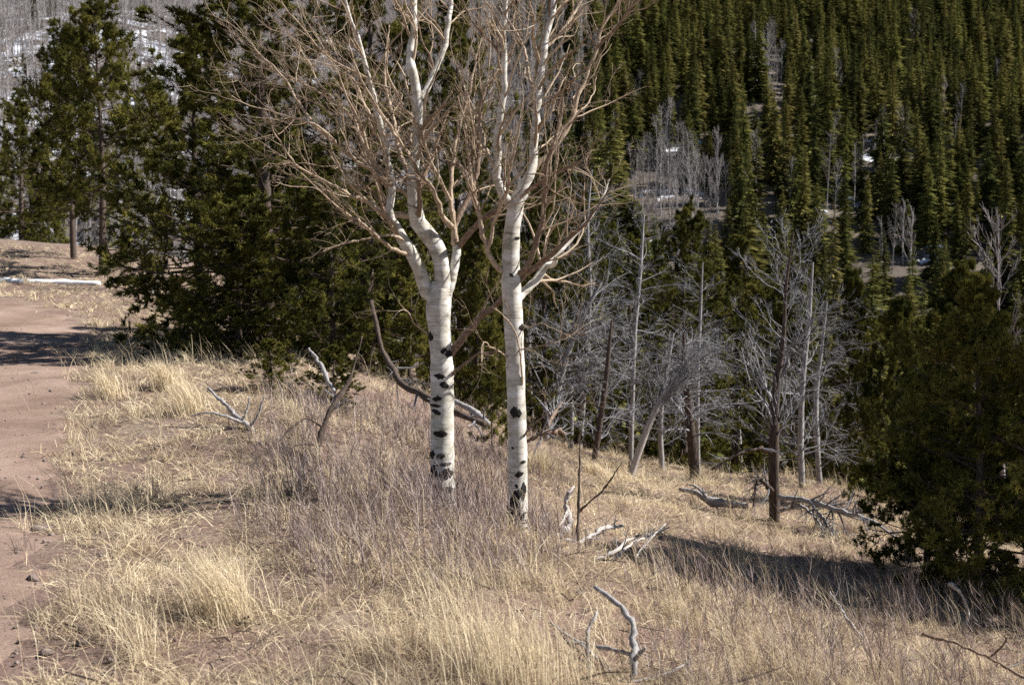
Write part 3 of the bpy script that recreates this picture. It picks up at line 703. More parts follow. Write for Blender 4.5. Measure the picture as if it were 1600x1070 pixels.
LEFT = [
    ('L', 'trunk', [(678, 466, 22), (662, 432, 22), (654, 412, 20), (644, 386, 20), (625, 360, 17), (613, 338, 14), (612, 301, 12), (609, 270, 11), (601, 219, 10), (587, 165, 9), (573, 120, 8), (564, 81, 7), (553, 48, 6), (540, 0, 5), (528, -60, 3)], -.35, 'w', 16),
    ('M', 'trunk', [(688, 468, 27), (690, 430, 25), (685, 392, 26), (670, 366, 27), (655, 345, 27), (650, 306, 23), (648, 253, 18), (647, 204, 16), (648, 163, 15), (640, 131, 15), (637, 93, 14), (637, 60, 12), (640, 20, 10), (643, -40, 8), (648, -120, 4)], .15, 'w', 20),
    ('R', 'trunk', [(694, 470, 18), (706, 435, 16), (713, 400, 14), (714, 384, 13)], .05, 'w', 0),
    ('Ra', 'R', [(711, 384, 11), (705, 352, 11), (691, 338, 10), (683, 316, 9), (671, 284, 8), (657, 270, 8), (642, 246, 7), (625, 221, 6), (606, 192, 6), (588, 160, 5), (566, 118, 4), (545, 70, 2)], -.7, 'b', 16),
    ('Rb', 'R', [(715, 385, 13), (742, 355, 12), (759, 338, 11), (792, 314, 10), (820, 297, 9), (845, 282, 8), (868, 270, 7), (905, 252, 4)], -.75, 'd', 10),
    ('Rc', 'R', [(713, 378, 10), (718, 340, 10), (735, 308, 11), (745, 275, 10), (749, 225, 9), (751, 175, 8), (758, 140, 8), (775, 112, 6), (795, 80, 4), (815, 40, 2)], .55, 'd', 12),
    ('Rd', 'R', [(712, 378, 8), (708, 330, 8), (695, 300, 7), (684, 275, 7), (672, 248, 6), (663, 210, 6), (649, 185, 6), (630, 159, 5), (616, 131, 5), (607, 110, 4), (604, 89, 3), (608, 60, 2)], -.3, 'b', 12),
    ('Re', 'R', [(714, 372, 8), (705, 318, 8), (702, 285, 8), (706, 240, 7), (712, 205, 6), (728, 150, 5), (738, 105, 4), (752, 60, 2)], .5, 'b', 12),
    ('Mr', 'M', [(648, 160, 11), (662, 143, 10), (677, 117, 9), (691, 77, 9), (698, 35, 8), (703, 0, 6), (710, -60, 3)], .35, 'w', 12),
    ('Ml', 'M', [(641, 30, 6), (625, 14, 5), (610, -8, 3)], -.2, 'b', 5),
    ('Mm', 'M', [(650, 318, 11), (630, 302, 10), (606, 292, 8), (586, 272, 7), (573, 252, 7), (559, 196, 6), (533, 168, 5), (500, 135, 4), (489, 109, 3), (466, 72, 2)], .45, 'b', 14),
    ('Mn', 'M', [(652, 340, 12), (632, 338, 11), (612, 334, 10), (596, 290, 8), (588, 258, 7), (574, 225, 6), (556, 180, 5), (540, 145, 4), (522, 100, 2)], -.5, 'b', 14),
    ('Mo', 'M', [(650, 290, 9), (634, 270, 9), (624, 245, 8), (616, 215, 8), (612, 180, 7), (603, 150, 6), (600, 100, 4), (608, 40, 2)], .6, 'b', 12),
    ('La', 'L', [(613, 342, 9), (600, 338, 8), (584, 323, 8), (554, 311, 7), (529, 298, 6), (485, 275, 5), (460, 255, 4), (440, 225, 3), (424, 196, 2)], -.6, 'b', 14),
    ('Lb', 'L', [(612, 292, 8), (595, 280, 8), (570, 263, 7), (531, 235, 6), (519, 221, 6), (491, 199, 5), (452, 185, 4), (424, 174, 3), (390, 165, 2), (362, 150, 1.5)], -.5, 'b', 14),
    ('Lc', 'Lb', [(519, 221, 6), (491, 195, 5), (463, 157, 5), (449, 137, 4), (432, 115, 4), (402, 87, 3), (385, 64, 2), (350, 30, 1.5)], .5, 'b', 12),
    ('Ld', 'L', [(610, 280, 8), (598, 266, 7), (581, 247, 7), (564, 213, 6), (547, 177, 6), (525, 157, 5), (505, 143, 4), (480, 129, 3), (447, 115, 3), (418, 104, 2), (376, 95, 1.5)], .3, 'b', 14),
    ('Le', 'L', [(573, 122, 5), (561, 118, 5), (536, 104, 4), (508, 84, 4), (486, 62, 3), (469, 39, 3), (447, 14, 2), (430, -20, 1.5)], -.35, 'b', 12),
    ('Lf', 'L', [(646, 398, 9), (620, 391, 8), (601, 382, 7), (584, 365, 6), (564, 345, 5), (540, 328, 4), (505, 300, 3), (470, 270, 2)], -.9, 'b', 10),
    ('Lg', 'L', [(640, 380, 6), (613, 368, 5), (576, 372, 4), (540, 379, 4), (505, 393, 2)], -.7, 'b', 4),
    ('Lh', 'L', [(598, 205, 6), (586, 185, 6), (566, 160, 5), (548, 120, 4), (525, 80, 3), (508, 40, 2), (495, 0, 1.5)], .4, 'b', 12),
    ('dead', 'trunk', [(702, 556, 15), (718, 535, 15), (732, 516, 14), (752, 494, 13), (770, 478, 12), (790, 456, 11), (815, 432, 11), (836, 418, 11), (858, 403, 10), (880, 377, 8), (910, 352, 6), (935, 320, 4), (958, 285, 2)], -.75, 'd', 7),
    ('stub', 'trunk', [(700, 590, 7), (716, 578, 6), (735, 565, 5), (752, 552, 4), (790, 548, 3), (840, 540, 2.5), (895, 520, 1.5)], -.55, 'd', 4),
    ('twigl', 'trunk', [(676, 525, 5), (660, 515, 4), (648, 505, 3), (640, 490, 2.5), (628, 484, 2), (612, 498, 1.5)], -.2, 'b', 3),
]
LKN = [(688, 588, 20, 9), (695, 602, 15, 11), (684, 623, 17, 8), (681, 634, 20, 5), (683, 644, 15, 9), (689, 678, 23, 12), (676, 711, 9, 12), (690, 713, 15, 9), (694, 726, 26, 6), (698, 741, 24, 17), (700, 765, 20, 9), (677, 742, 15, 26), (674, 526, 9, 14), (702, 553, 13, 12), (694, 548, 10, 10), (680, 764, 12, 18)]
aspen('left white aspen with black scarred trunk forking into three stems', None, [(690, 792, 52), (690, 772, 43), (691, 740, 39), (691, 690, 37), (691, 620, 37), (690, 560, 36), (687, 520, 35), (685, 490, 38), (686, 466, 40), (688, 440, 26)], LEFT, 8.25, 690, 10, LKN, 31)
RIGHT = [
    ('U', 'trunk', [(812, 312, 20), (820, 290, 17), (830, 265, 15), (835, 240, 14), (838, 196, 13), (844, 140, 12), (847, 98, 11), (852, 64, 10), (858, 28, 9), (866, 0, 8), (880, -60, 4)], .3, 'w', 18),
    ('V', 'trunk', [(803, 335, 17), (790, 314, 16), (778, 292, 14), (776, 250, 13), (780, 200, 12), (784, 163, 11), (788, 117, 10), (787, 70, 9), (789, 23, 8), (792, -40, 5)], -.25, 'w', 16),
    ('W', 'U', [(833, 262, 10), (846, 250, 10), (866, 224, 10), (889, 188, 10), (900, 151, 9), (908, 137, 8), (919, 115, 7), (933, 76, 6), (942, 42, 5), (961, 8, 4), (985, -40, 2)], .2, 'b', 16),
    ('Wa', 'W', [(933, 76, 6), (945, 62, 6), (959, 48, 5), (981, 17, 4), (1003, -8, 2)], -.35, 'd', 8),
    ('Ua', 'U', [(850, 75, 8), (866, 62, 7), (884, 40, 6), (900, 15, 5), (920, -20, 3)], .35, 'b', 9),
    ('Ub', 'U', [(846, 110, 6), (838, 80, 6), (832, 55, 5), (834, 30, 4), (826, 0, 3)], -.4, 'b', 9),
    ('Uc', 'U', [(842, 165, 6), (828, 120, 6), (818, 75, 5), (800, 40, 3), (780, 10, 2)], .4, 'b', 10),
    ('X', 'trunk', [(800, 425, 13), (821, 423, 11), (836, 399, 11), (846, 355, 10), (851, 314, 9), (851, 282, 8), (858, 240, 6), (872, 190, 4), (880, 150, 2)], -.55, 'd', 12),
    ('Y', 'trunk', [(806, 470, 14), (818, 455, 14), (834, 435, 13), (850, 416, 12), (866, 395, 10), (890, 372, 8), (912, 350, 6), (935, 318, 4), (952, 280, 2)], .5, 'w', 10),
    ('Ya', 'Y', [(852, 416, 8), (864, 414, 8), (868, 404, 7)], -.15, 'w', 0),
    ('Z', 'trunk', [(796, 428, 12), (783, 418, 11), (765, 392, 10), (756, 355, 10), (747, 320, 9), (741, 297, 8), (735, 250, 6), (728, 200, 4), (715, 150, 2)], -.3, 'b', 14),
    ('Za', 'Z', [(763, 388, 7), (772, 352, 7), (783, 320, 7), (796, 290, 6), (800, 250, 5), (812, 205, 4), (818, 160, 2)], -.5, 'b', 12),
    ('Va', 'V', [(778, 270, 7), (764, 245, 7), (752, 215, 6), (742, 180, 5), (728, 150, 4), (716, 110, 2)], .4, 'b', 10),
    ('Vb', 'V', [(786, 95, 6), (770, 70, 5), (752, 50, 4), (735, 28, 3), (722, 0, 2)], -.3, 'd', 8),
    ('t1', 'trunk', [(806, 640, 7), (815, 615, 6), (818, 585, 4), (812, 545, 3), (804, 515, 3), (790, 496, 2.5), (768, 478, 2)], -.25, 'b', 3),
    ('t2', 'trunk', [(812, 505, 4), (826, 512, 3), (845, 505, 2.5), (870, 515, 2), (900, 530, 1.5)], -.3, 'b', 3),
    ('t3', 'trunk', [(798, 560, 4), (785, 552, 3), (768, 544, 3), (755, 536, 2), (752, 565, 2)], -.4, 'b', 3),
    ('t4', 'trunk', [(812, 690, 5), (825, 672, 4), (845, 655, 3), (862, 640, 2)], -.25, 'd', 2),
]
RKN = [(806, 645, 19, 18), (811, 741, 15, 9), (807, 759, 6, 6), (805, 780, 19, 28), (818, 766, 9, 28), (808, 805, 24, 16), (816, 512, 10, 11), (801, 700, 4, 4), (817, 722, 10, 5), (799, 430, 8, 5), (808, 372, 8, 5)]
aspen('right slimmer white aspen with a dark blotched base', None, [(808, 830, 42), (808, 804, 34), (809, 750, 31), (808, 680, 30), (806, 600, 29), (804, 540, 29), (801, 480, 31), (799, 450, 30), (798, 410, 28), (799, 370, 26), (803, 340, 25), (809, 312, 22), (814, 300, 17)], RIGHT, 7.9, 808, 10, RKN, 32)

# ------------------------------------------------------------------ fallen wood, sticks, sapling, rocks
def stick(name, label, cat, mat, lines, twigs=0, kink=.3, twig_len=-.25, sides=8, group=None, up=.1):
    """lines: lists of (px, py, width px, distance); one mesh part per line"""
    first = np.array([at(a, b, d) for a, b, w, d in lines[0]]); base = first[np.argmin(first[:, 2])].copy()
    e = thing(name, label, cat, base, group=group)
    for n, ln in enumerate(lines):
        c = np.array([[*(at(a, b, d) - base), w / 2 * d / F] for a, b, w, d in ln])
        q = polyline(c, 22); P = q[:, :3].copy(); P[1:-1] += rng.normal(0, 1, (20, 3)) * q[1:-1, 3:4] * (.05 if name == 'log' else kink)
        P = np.vstack([P[:1], P, P[-1:]]); R = np.concatenate([[q[0, 3] * .05], q[:, 3], [q[-1, 3] * .05]])
        V, f = tubes(P[None], np.maximum(R[None] * (1 + (.05 if name == 'log' else .14) * rng.normal(0, 1, (1, 24))), .001), sides, .1)
        s = obj('stem' if n == 0 else 'side_branch', new_mesh(name, V, f, M[mat], None, True), e)
        if twigs:
            A, RA, _ = kids(P[None], R[None], twigs, (.2, .97), twig_len, (25, 65), up, .5, .3, 5, .4, .0014)
            B, RB, _ = kids(A, RA, 3, (.3, 1), .5, (25, 55), up, .6, .3, 3, .4, .001)
            V, f = merge([tubes(A, RA, 4), tubes(B, RB, 3)])
            obj('twigs', new_mesh(name + '_twigs', V, f, M['deadtwig'], np.full(len(V), rng.uniform(.3, .7))), s)
    return e
stick('fallen_branch', 'bent grey branch rising from the dirt bank at the bottom centre', 'branch', 'deadwood',
      [[(980, 1078, 12, 4.7), (990, 1035, 12, 4.75), (992, 997, 11, 4.85), (987, 970, 10, 4.9), (952, 932, 8, 5.0), (928, 916, 6, 5.05)],
       [(925, 1080, 6, 4.75), (919, 1030, 6, 4.8), (918, 990, 6, 4.85), (933, 955, 4, 4.9)],
       [(978, 1072, 7, 4.72), (950, 1045, 6, 4.85), (915, 1012, 6, 5.0), (860, 973, 4, 5.3)],
       [(985, 1022, 7, 4.8), (945, 1012, 6, 4.95), (880, 1003, 5, 5.1), (826, 1022, 3, 5.1)],
       [(990, 1030, 6, 4.75), (1000, 1020, 6, 4.7), (1008, 1012, 5, 4.65)],
       [(985, 1065, 5, 4.72), (1040, 1052, 4, 4.9), (1082, 1030, 2, 5.05)]])
stick('fallen_branch', 'bleached gnarled root standing beside the right aspen base', 'branch', 'palewood',
      [[(862, 842, 16, 9.6), (882, 828, 15, 9.7), (890, 808, 11, 9.75), (884, 790, 8, 9.8), (890, 770, 6, 9.8), (897, 760, 3, 9.85)],
       [(852, 826, 6, 9.5), (845, 812, 5, 9.45), (858, 800, 3, 9.5)], [(886, 800, 5, 9.7), (880, 812, 4, 9.5), (872, 822, 3, 9.4)]])
stick('fallen_branch', 'pale curved fallen limbs lying on the slope behind the sapling', 'branch', 'palewood',
      [[(878, 845, 7, 9.4), (908, 846, 7, 9.5), (930, 832, 7, 9.7), (950, 824, 6, 9.9), (975, 822, 4, 10.1)],
       [(915, 878, 4, 9.0), (945, 868, 6, 9.2), (968, 856, 6, 9.4), (984, 842, 5, 9.7), (1002, 836, 3, 9.9)],
       [(944, 888, 5, 8.9), (972, 862, 5, 9.2), (988, 848, 4, 9.5), (1012, 838, 4, 9.8), (1045, 824, 3, 10.1)],
       [(990, 876, 4, 9.2), (1002, 858, 3, 9.4), (1024, 834, 3, 9.6), (1040, 818, 2, 9.7)]], twigs=6, up=.4)
stick('sapling', 'thin dark leafless sapling with one side shoot right of the aspens', 'sapling', 'brownbark',
      [[(904, 884, 5, 8.5), (903, 830, 4.5, 8.5), (904, 780, 4, 8.5), (905, 730, 3, 8.5), (906, 680, 1.5, 8.5)],
       [(904, 800, 4, 8.5), (922, 783, 3, 8.45), (944, 763, 3, 8.4), (972, 722, 1.5, 8.3)]], twigs=3)
stick('log', 'grey broken log lying on the sunny slope below the dead trees', 'log', 'deadwood',
      [[(1062, 764, 6, 14.6), (1088, 770, 9, 14.4), (1108, 782, 14, 14.1), (1130, 786, 13, 14.0), (1168, 790, 9, 13.8)], [(1108, 780, 5, 14.1), (1090, 762, 4, 14.2), (1075, 756, 2, 14.3)]], twigs=3)
stick('log', 'short dark log right of the lone dark snag', 'log', 'brownbark',
      [[(1222, 836, 20, 13.4), (1250, 840, 20, 13.2), (1286, 850, 15, 13.0)]])
stick('fallen_branch', 'grey dead bough reaching from the snag down toward the black pine', 'branch', 'deadwood',
      [[(1216, 776, 8, 13.9), (1262, 782, 9, 13.6), (1312, 798, 8, 13.2), (1360, 812, 6, 12.8), (1404, 842, 3, 12.5)],
       [(1262, 782, 6, 13.6), (1290, 815, 5, 13.3), (1308, 858, 3, 13.0)], [(1216, 800, 6, 13.9), (1250, 790, 5, 13.7), (1276, 812, 4, 13.5), (1294, 846, 3, 13.2)]], twigs=26, twig_len=-.55, up=-.2)
stick('fallen_branch', 'dark curved branch arching down left of the lone dark snag', 'branch', 'brownbark',
      [[(1206, 705, 7, 13.9), (1178, 702, 6, 13.8), (1148, 712, 5, 13.7), (1112, 734, 3, 13.6)], [(1207, 768, 9, 13.9), (1196, 756, 6, 13.8), (1184, 745, 4, 13.8)], [(1196, 742, 4, 13.8), (1182, 752, 4, 13.7), (1178, 790, 3, 13.7)]], twigs=10, twig_len=-.5, up=-.3)
stick('fallen_tree', 'dark dead tree stem leaning down behind the left aspen', 'log', 'brownbark',
      [[(580, 470, 6, 12.6), (588, 515, 8, 12.4), (602, 555, 9, 12.2), (624, 592, 10, 11.8), (660, 618, 11, 11.4), (706, 640, 11, 11.0), (758, 662, 10, 10.7)],
       [(606, 575, 5, 12.1), (630, 598, 5, 11.8), (664, 622, 4, 11.3)]], twigs=9, twig_len=-.4)
stick('log', 'weathered grey log behind the two aspens', 'log', 'deadwood', [[(700, 622, 7, 12.4), (738, 641, 10, 12.2), (764, 662, 7, 12.0)]], twigs=5)
stick('fallen_branch', 'rusty brown dead root mass right of the right aspen', 'branch', 'limbbrown',
      [[(822, 690, 5, 13), (850, 676, 8, 13), (872, 672, 8, 13.2), (884, 680, 4, 13.3)], [(852, 676, 6, 13), (862, 652, 6, 13.2), (878, 628, 3, 13.4)]], twigs=16, twig_len=-.4)
stick('dead_stick', 'pale forked stick poking up on the grassy bank at left', 'stick', 'deadwood',
      [[(398, 680, 9, 10.4), (385, 664, 9, 10.5), (362, 642, 7, 10.6), (342, 622, 6, 10.7), (325, 606, 4, 10.8)],
       [(388, 668, 5, 10.45), (402, 650, 4, 10.4), (414, 618, 2, 10.4)], [(378, 660, 5, 10.5), (352, 650, 4, 10.4), (322, 644, 3, 10.4), (300, 650, 2, 10.4)],
       [(378, 656, 4, 10.5), (386, 640, 3, 10.5), (390, 620, 2, 10.5)]])
stick('dead_stick', 'dark upright dead stick left of the left aspen', 'stick', 'brownbark',
      [[(490, 728, 7, 9.6), (497, 700, 9, 9.7), (506, 665, 9, 9.8), (522, 632, 9, 9.9), (540, 605, 9, 10.0), (552, 575, 4, 10.1), (566, 525, 2, 10.2)],
       [(506, 668, 4, 9.8), (480, 654, 3, 9.7), (455, 668, 3, 9.6), (436, 690, 2, 9.5)], [(498, 695, 4, 9.7), (470, 694, 3, 9.5), (440, 708, 2, 9.4)]], twigs=3)
stick('dead_stick', 'grey slanting stick above the shrubs at the foot of the pines', 'stick', 'deadwood',
      [[(522, 612, 8, 12.2), (512, 592, 8, 12.3), (498, 566, 6, 12.4), (482, 544, 4, 12.5)]])
stick('log', 'bleached white log across the clearing at the left edge', 'log', 'whitewood',
      [[(-70, 438, 13, 32), (0, 440, 12, 32), (80, 442, 11, 32), (156, 443, 7, 32)]])
stick('log', 'thin dark fallen branch in the clearing beside the white log', 'log', 'brownbark',
      [[(150, 440, 5, 33), (200, 441, 5, 33), (262, 434, 4, 33)]], twigs=3)
stick('dead_stick', 'long reddish stem crossing the lower right corner', 'stick', 'limbbrown',
      [[(1440, 990, 5, 6.6), (1490, 1004, 5, 6.5), (1545, 1028, 5, 6.4), (1610, 1064, 5, 6.3)], [(1545, 1028, 4, 6.4), (1572, 1000, 3, 6.3), (1560, 985, 2, 6.2)]], twigs=3)
stick('dead_stick', 'thin grey stem slanting up through the grass at lower right', 'stick', 'deadwood',
      [[(1350, 1000, 5, 7.2), (1325, 968, 5, 7.3), (1296, 924, 3, 7.4)]], twigs=2)
stick('dead_stick', 'dark thin stick leaning in the grass at bottom right', 'stick', 'brownbark',
      [[(1310, 1075, 6, 5.9), (1278, 1040, 5, 6.0), (1244, 1008, 3, 6.1)]])
stick('dead_stick', 'pale broken stick arched against the black pine', 'stick', 'palewood',
      [[(1505, 985, 5, 8.6), (1512, 955, 5, 8.6), (1500, 925, 5, 8.6), (1482, 912, 8, 8.6)]])

def rock(label, px, py, wpx, hgt, seed, name='rock'):
    r = np.random.default_rng(seed); p = hit(px, py); s = wpx * p[1] / F / 2
    import bmesh
    bm = bmesh.new(); bmesh.ops.create_icosphere(bm, subdivisions=3, radius=1)
    ax = norm(r.normal(0, 1, (9, 3))); of = r.uniform(.55, .9, 9)
    for v in bm.verts:
        c = np.array(v.co)
        for a, o in zip(ax, of):
            k = c @ a
            if k > o: c = c - a * (k - o)
        v.co = c * np.array([s * 1.15, s * .9, s * hgt])
    me = bpy.data.meshes.new('rock'); bm.to_mesh(me); bm.free(); me.materials.append(M['rock'])
    o = obj(name, me, None, (p[0], p[1], p[2] + s * hgt * .25)); o.rotation_euler = (0, 0, r.uniform(0, 6)); tag(o, label, 'rock')
rock('dark stone at the edge of the dirt road', 65, 828, 34, .5, 1)
rock('flat dark stone in the grass at bottom left', 280, 970, 36, .4, 2)
rock('small stone on the dirt road below the shadow', 55, 585, 16, .5, 3)
rock('pebble sized stone beside the road stone below the shadow', 80, 590, 10, .5, 4)
rock('rusty stone on the bare dirt at the bottom centre', 835, 965, 22, .5, 5)
rock('dark clod on the eroded bank edge', 905, 930, 26, .5, 6)
rock('stone half buried in straw below the road shadow', 165, 618, 20, .35, 7)

# ------------------------------------------------------------------ grass, shrubs, pebbles
def scatter(n, x0, x1, y0, y1, fall=1.2):
    """points in the near view, denser close by"""
    d = y0 * (y1 / y0) ** (rng.uniform(0, 1, n) ** .9); u = rng.uniform(-.56, .56, n); x = u * d * 1.0 + rng.normal(0, .1, n)
    return x, d
def blades(x, y, L, lean, az, W, tint, curl=.6):
    z = height(x, y) - .01
    base = np.stack([x, y, z], 1); h = np.stack([np.cos(az), np.sin(az), np.zeros(len(x))], 1)
    a1 = lean; a2 = np.clip(lean + curl, 0, 1.75)
    up = np.array([0, 0, 1.0])
    mid = base + (h * np.sin(a1)[:, None] + up * np.cos(a1)[:, None]) * (L * .55)[:, None]
    tip = mid + (h * np.sin(a2)[:, None] + up * np.cos(a2)[:, None]) * (L * .45)[:, None]
    V, f = ribbons(np.stack([base, mid, tip], 1), W)
    return V, f, np.repeat(tint, 5)
def shrub_mask(x, y):
    px, py = proj(np.stack([x, y, height(x, y)], 1))
    m1 = sstep(330, 480, px) * sstep(960, 800, px) * sstep(590, 660, py) * sstep(960, 860, py)
    m2 = sstep(960, 1080, px) * sstep(850, 900, py)
    m3 = sstep(520, 620, px) * sstep(860, 780, px) * sstep(600, 640, py) * sstep(900, 800, py)
    return np.clip(np.maximum(np.maximum(m1 * .7, m2 * .25), m3), 0, 1)
def bare_mask(x, y):          # worn earth on the bank edge, bottom centre
    px, py = proj(np.stack([x, y, height(x, y)], 1))
    return np.exp(-(((px - 900) / 75) ** 2 + ((py - 985) / 60) ** 2)) * .95

def grow(n, y0, y1, fn, name, label, mat, cover):
    x, y = scatter(n, 0, 0, y0, y1); p = cover(x, y); k = rng.uniform(0, 1, n) < p
    V, f, t = fn(x[k], y[k]); o = obj(name, new_mesh(name, V, f, mat, np.clip(t, 0, 1))); tag(o, label, 'grass', kind='stuff'); return o
def thin(x, y):               # worn, sparse patches
    return .92 * sstep(.08, .42, noise2(x, y, 1.25, 4, 3)) * sstep(14, 9, y) * (1 - .7 * shrub_mask(x, y))
def cover_grass(x, y):
    sd = road_sd(x, y) + .35 * noise2(x, y, 1.1, 1, 3)
    c = sstep(.12, -.25, sd) * (1 - bare_mask(x, y)) * (1 - thin(x, y)); return np.maximum(c, .035 * (sd > 0) * (noise2(x, y, .7, 3, 2) > .3))
def patch(x, y): return .5 + .5 * noise2(x, y, 1.6, 2, 3)
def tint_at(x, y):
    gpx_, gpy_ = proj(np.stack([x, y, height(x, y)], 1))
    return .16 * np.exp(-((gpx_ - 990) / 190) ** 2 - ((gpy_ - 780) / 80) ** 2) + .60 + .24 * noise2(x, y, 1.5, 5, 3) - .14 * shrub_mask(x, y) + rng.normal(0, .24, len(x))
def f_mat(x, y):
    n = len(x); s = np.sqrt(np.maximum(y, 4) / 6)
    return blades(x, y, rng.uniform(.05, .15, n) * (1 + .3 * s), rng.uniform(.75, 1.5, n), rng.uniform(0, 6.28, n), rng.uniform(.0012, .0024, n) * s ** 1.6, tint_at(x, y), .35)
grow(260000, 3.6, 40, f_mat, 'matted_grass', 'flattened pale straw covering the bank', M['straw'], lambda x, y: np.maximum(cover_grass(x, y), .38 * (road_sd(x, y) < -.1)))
def f_clump(x, y):
    # every point becomes a tuft of blades
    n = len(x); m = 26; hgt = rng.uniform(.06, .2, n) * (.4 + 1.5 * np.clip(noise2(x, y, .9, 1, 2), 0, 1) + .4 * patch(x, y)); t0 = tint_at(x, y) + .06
    s = np.sqrt(np.maximum(y, 4) / 6); wind = rng.normal(2.9, .9, n)
    X = np.repeat(x, m) + rng.normal(0, .035, n * m); Yy = np.repeat(y, m) + rng.normal(0, .035, n * m)
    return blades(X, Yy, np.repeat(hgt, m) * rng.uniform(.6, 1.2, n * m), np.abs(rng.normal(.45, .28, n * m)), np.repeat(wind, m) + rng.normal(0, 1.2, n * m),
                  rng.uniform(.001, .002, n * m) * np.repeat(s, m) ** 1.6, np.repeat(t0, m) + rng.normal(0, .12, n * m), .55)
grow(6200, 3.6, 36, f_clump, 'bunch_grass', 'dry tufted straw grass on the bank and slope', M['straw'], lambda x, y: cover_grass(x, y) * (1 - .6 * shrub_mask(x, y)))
def f_stalk(x, y):
    n = len(x); m = 5
    X = np.repeat(x, m) + rng.normal(0, .05, n * m); Yy = np.repeat(y, m) + rng.normal(0, .05, n * m); s = np.sqrt(np.maximum(Yy, 4) / 6)
    return blades(X, Yy, rng.uniform(.28, .55, n * m), np.abs(rng.normal(.3, .2, n * m)), rng.normal(2.9, .8, n * m), rng.uniform(.0009, .0016, n * m) * s ** 1.4, rng.normal(.72, .14, n * m), .4)
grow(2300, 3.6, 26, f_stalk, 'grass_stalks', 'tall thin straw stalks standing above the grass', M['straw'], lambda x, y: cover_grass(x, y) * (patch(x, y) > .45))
# woody low shrubs
x, y = scatter(40000, 0, 0, 4.2, 16); k = rng.uniform(0, 1, len(x)) < shrub_mask(x, y) * (1 - bare_mask(x, y)) * (.12 + .88 * sstep(-.15, .25, noise2(x, y, .8, 3, 2))); x, y = x[k], y[k]
n = len(x); az = rng.uniform(0, 6.28, n); ln = np.abs(rng.normal(.25, .2, n)); Ls = rng.uniform(.14, .44, n) * (.6 + .6 * patch(x, y))
kk = np.linspace(0, 1, 4)[None, :, None]; dirv = np.stack([np.cos(az) * np.sin(ln) - .12, np.sin(az) * np.sin(ln), np.cos(ln)], 1)
S = np.stack([x, y, height(x, y) - .02], 1)[:, None, :] + dirv[:, None, :] * (Ls[:, None, None] * kk) + rng.normal(0, .012, (n, 4, 3)) * kk
RS = np.full((n, 4), .002) * np.linspace(1, .5, 4)[None]
B, RB, _ = kids(S, RS, 6, (.2, 1), .5, (15, 45), .25, .7, .25, 3, .4, .001)
sw = np.sqrt(np.maximum(y, 4) / 6)
V1, f1 = ribbons(S[:, [0, 2, 3]], .0022 * sw); V2, f2 = ribbons(B, np.repeat(.0014 * sw, 6))
V, f = merge([(V1, f1), (V2, f2)])
tt = np.repeat(rng.normal(.55, .22, n), 5); t2 = np.repeat(np.repeat(rng.normal(.55, .2, n), 6) + rng.normal(0, .15, n * 6), 5)
tag(obj('low_shrubs', new_mesh('low_shrubs', V, f, M['shrub'], np.clip(np.concatenate([tt, t2]), 0, 1))), 'leafless reddish brown twiggy shrubs around the aspens', 'shrub', kind='stuff')

# single tall bunches that stand out
def tuft(label, px, py, hpx, n=260, lean=.3, az=2.9, spread=.1):
    c = hit(px, py); h = hpx * c[1] / F; X = c[0] + rng.normal(0, spread, n) ; Yy = c[1] + rng.normal(0, spread * .7, n)
    V, f, t = blades(X, Yy, h * rng.uniform(.6, 1.15, n), np.abs(rng.normal(lean, .14, n)), rng.normal(az, .55, n), rng.uniform(.001, .002, n) * (c[1] / 6) ** .8, rng.normal(.85, .1, n), .35)
    V = V - c; o = obj('grass_tuft', new_mesh('grass_tuft', V, f, M['straw'], np.clip(t, 0, 1)), None, tuple(c)); tag(o, label, 'grass tuft', 'standing straw tufts')
tuft('tall golden straw tuft leaning left at lower left', 355, 968, 130, 420, .32)
tuft('pale straw tuft at the top of the bank below the road shadow', 262, 612, 60, 260)
tuft('straw tuft on the bank crest nearest the road', 175, 622, 55, 220)
tuft('feathery straw tuft beside the pale forked stick', 300, 650, 60, 240)
tuft('golden straw tuft on the slope just right of the right aspen', 842, 745, 55, 300, .35, 1.2)
tuft('golden tall straw at the bottom centre edge', 800, 1072, 170, 380, .22, 2.2, .16)
tuft('thin straw tuft in front of the dark shrub gap', 720, 960, 120, 70, .35, 2.6, .12)
tuft('straw tuft at the foot of the thin dark snag', 935, 745, 35, 200, .5)

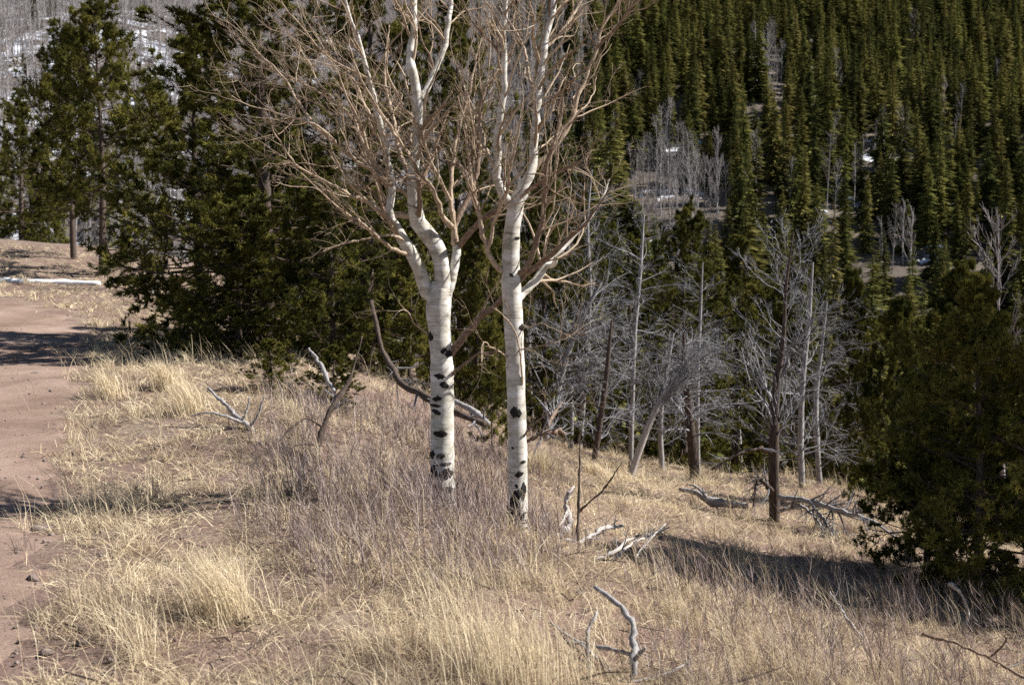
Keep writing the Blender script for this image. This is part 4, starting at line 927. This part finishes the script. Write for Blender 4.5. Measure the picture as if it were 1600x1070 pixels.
# small stones on the road and bank
x, y = scatter(6500, 0, 0, 3.6, 30); sd = road_sd(x, y); k = (sd > -.4) | (rng.uniform(0, 1, len(x)) < .12); x, y = x[k], y[k]; n = len(x)
oct_v = np.array([[1, 0, 0], [0, 1, 0], [-1, 0, 0], [0, -1, 0], [0, 0, .7], [0, 0, -.5]]); oct_f = np.array([[0, 1, 4], [1, 2, 4], [2, 3, 4], [3, 0, 4], [1, 0, 5], [2, 1, 5], [3, 2, 5], [0, 3, 5]])
s = rng.lognormal(-4.8, .62, n).clip(.003, .05)
V = oct_v[None] * s[:, None, None] * rng.uniform(.6, 1.3, (n, 6, 1)); a = rng.uniform(0, 6.28, n)[:, None]
V = np.stack([V[..., 0] * np.cos(a) - V[..., 1] * np.sin(a), V[..., 0] * np.sin(a) + V[..., 1] * np.cos(a), V[..., 2]], -1) + np.stack([x, y, height(x, y) + .014], 1)[:, None, :]
f = (oct_f[None] + (np.arange(n) * 6)[:, None, None]).reshape(-1, 3)
tag(obj('pebbles', new_mesh('pebbles', V.reshape(-1, 3), f, M['rock'])), 'small stones scattered over the dirt road', 'gravel', kind='stuff')
#print('TRIS', sum(len(m.loops) - 2 * len(m.polygons) for m in bpy.data.meshes if m.users))


# broken twigs lying about
x, y = scatter(2600, 0, 0, 3.8, 16); k = (road_sd(x, y) < -.1) & (rng.uniform(0, 1, len(x)) < .25 + bare_mask(x, y)); x, y = x[k], y[k]; n = len(x)
az = rng.uniform(0, 6.28, n); L_ = rng.uniform(.05, .28, n); h3 = height(x, y) + rng.uniform(.01, .05, n)
d3 = np.stack([np.cos(az), np.sin(az), rng.normal(0, .12, n)], 1); p0 = np.stack([x, y, h3], 1)
P = np.stack([p0, p0 + d3 * (L_ * .5)[:, None] + rng.normal(0, .012, (n, 3)), p0 + d3 * L_[:, None]], 1)
V, f = tubes(P, np.stack([rng.uniform(.0015, .005, n)] * 3, 1) * np.array([1, .85, .5]), 4)
tag(obj('twig_litter', new_mesh('twig_litter', V, f, M['brownbark'])), 'broken dark twigs lying in the grass', 'litter', kind='stuff')
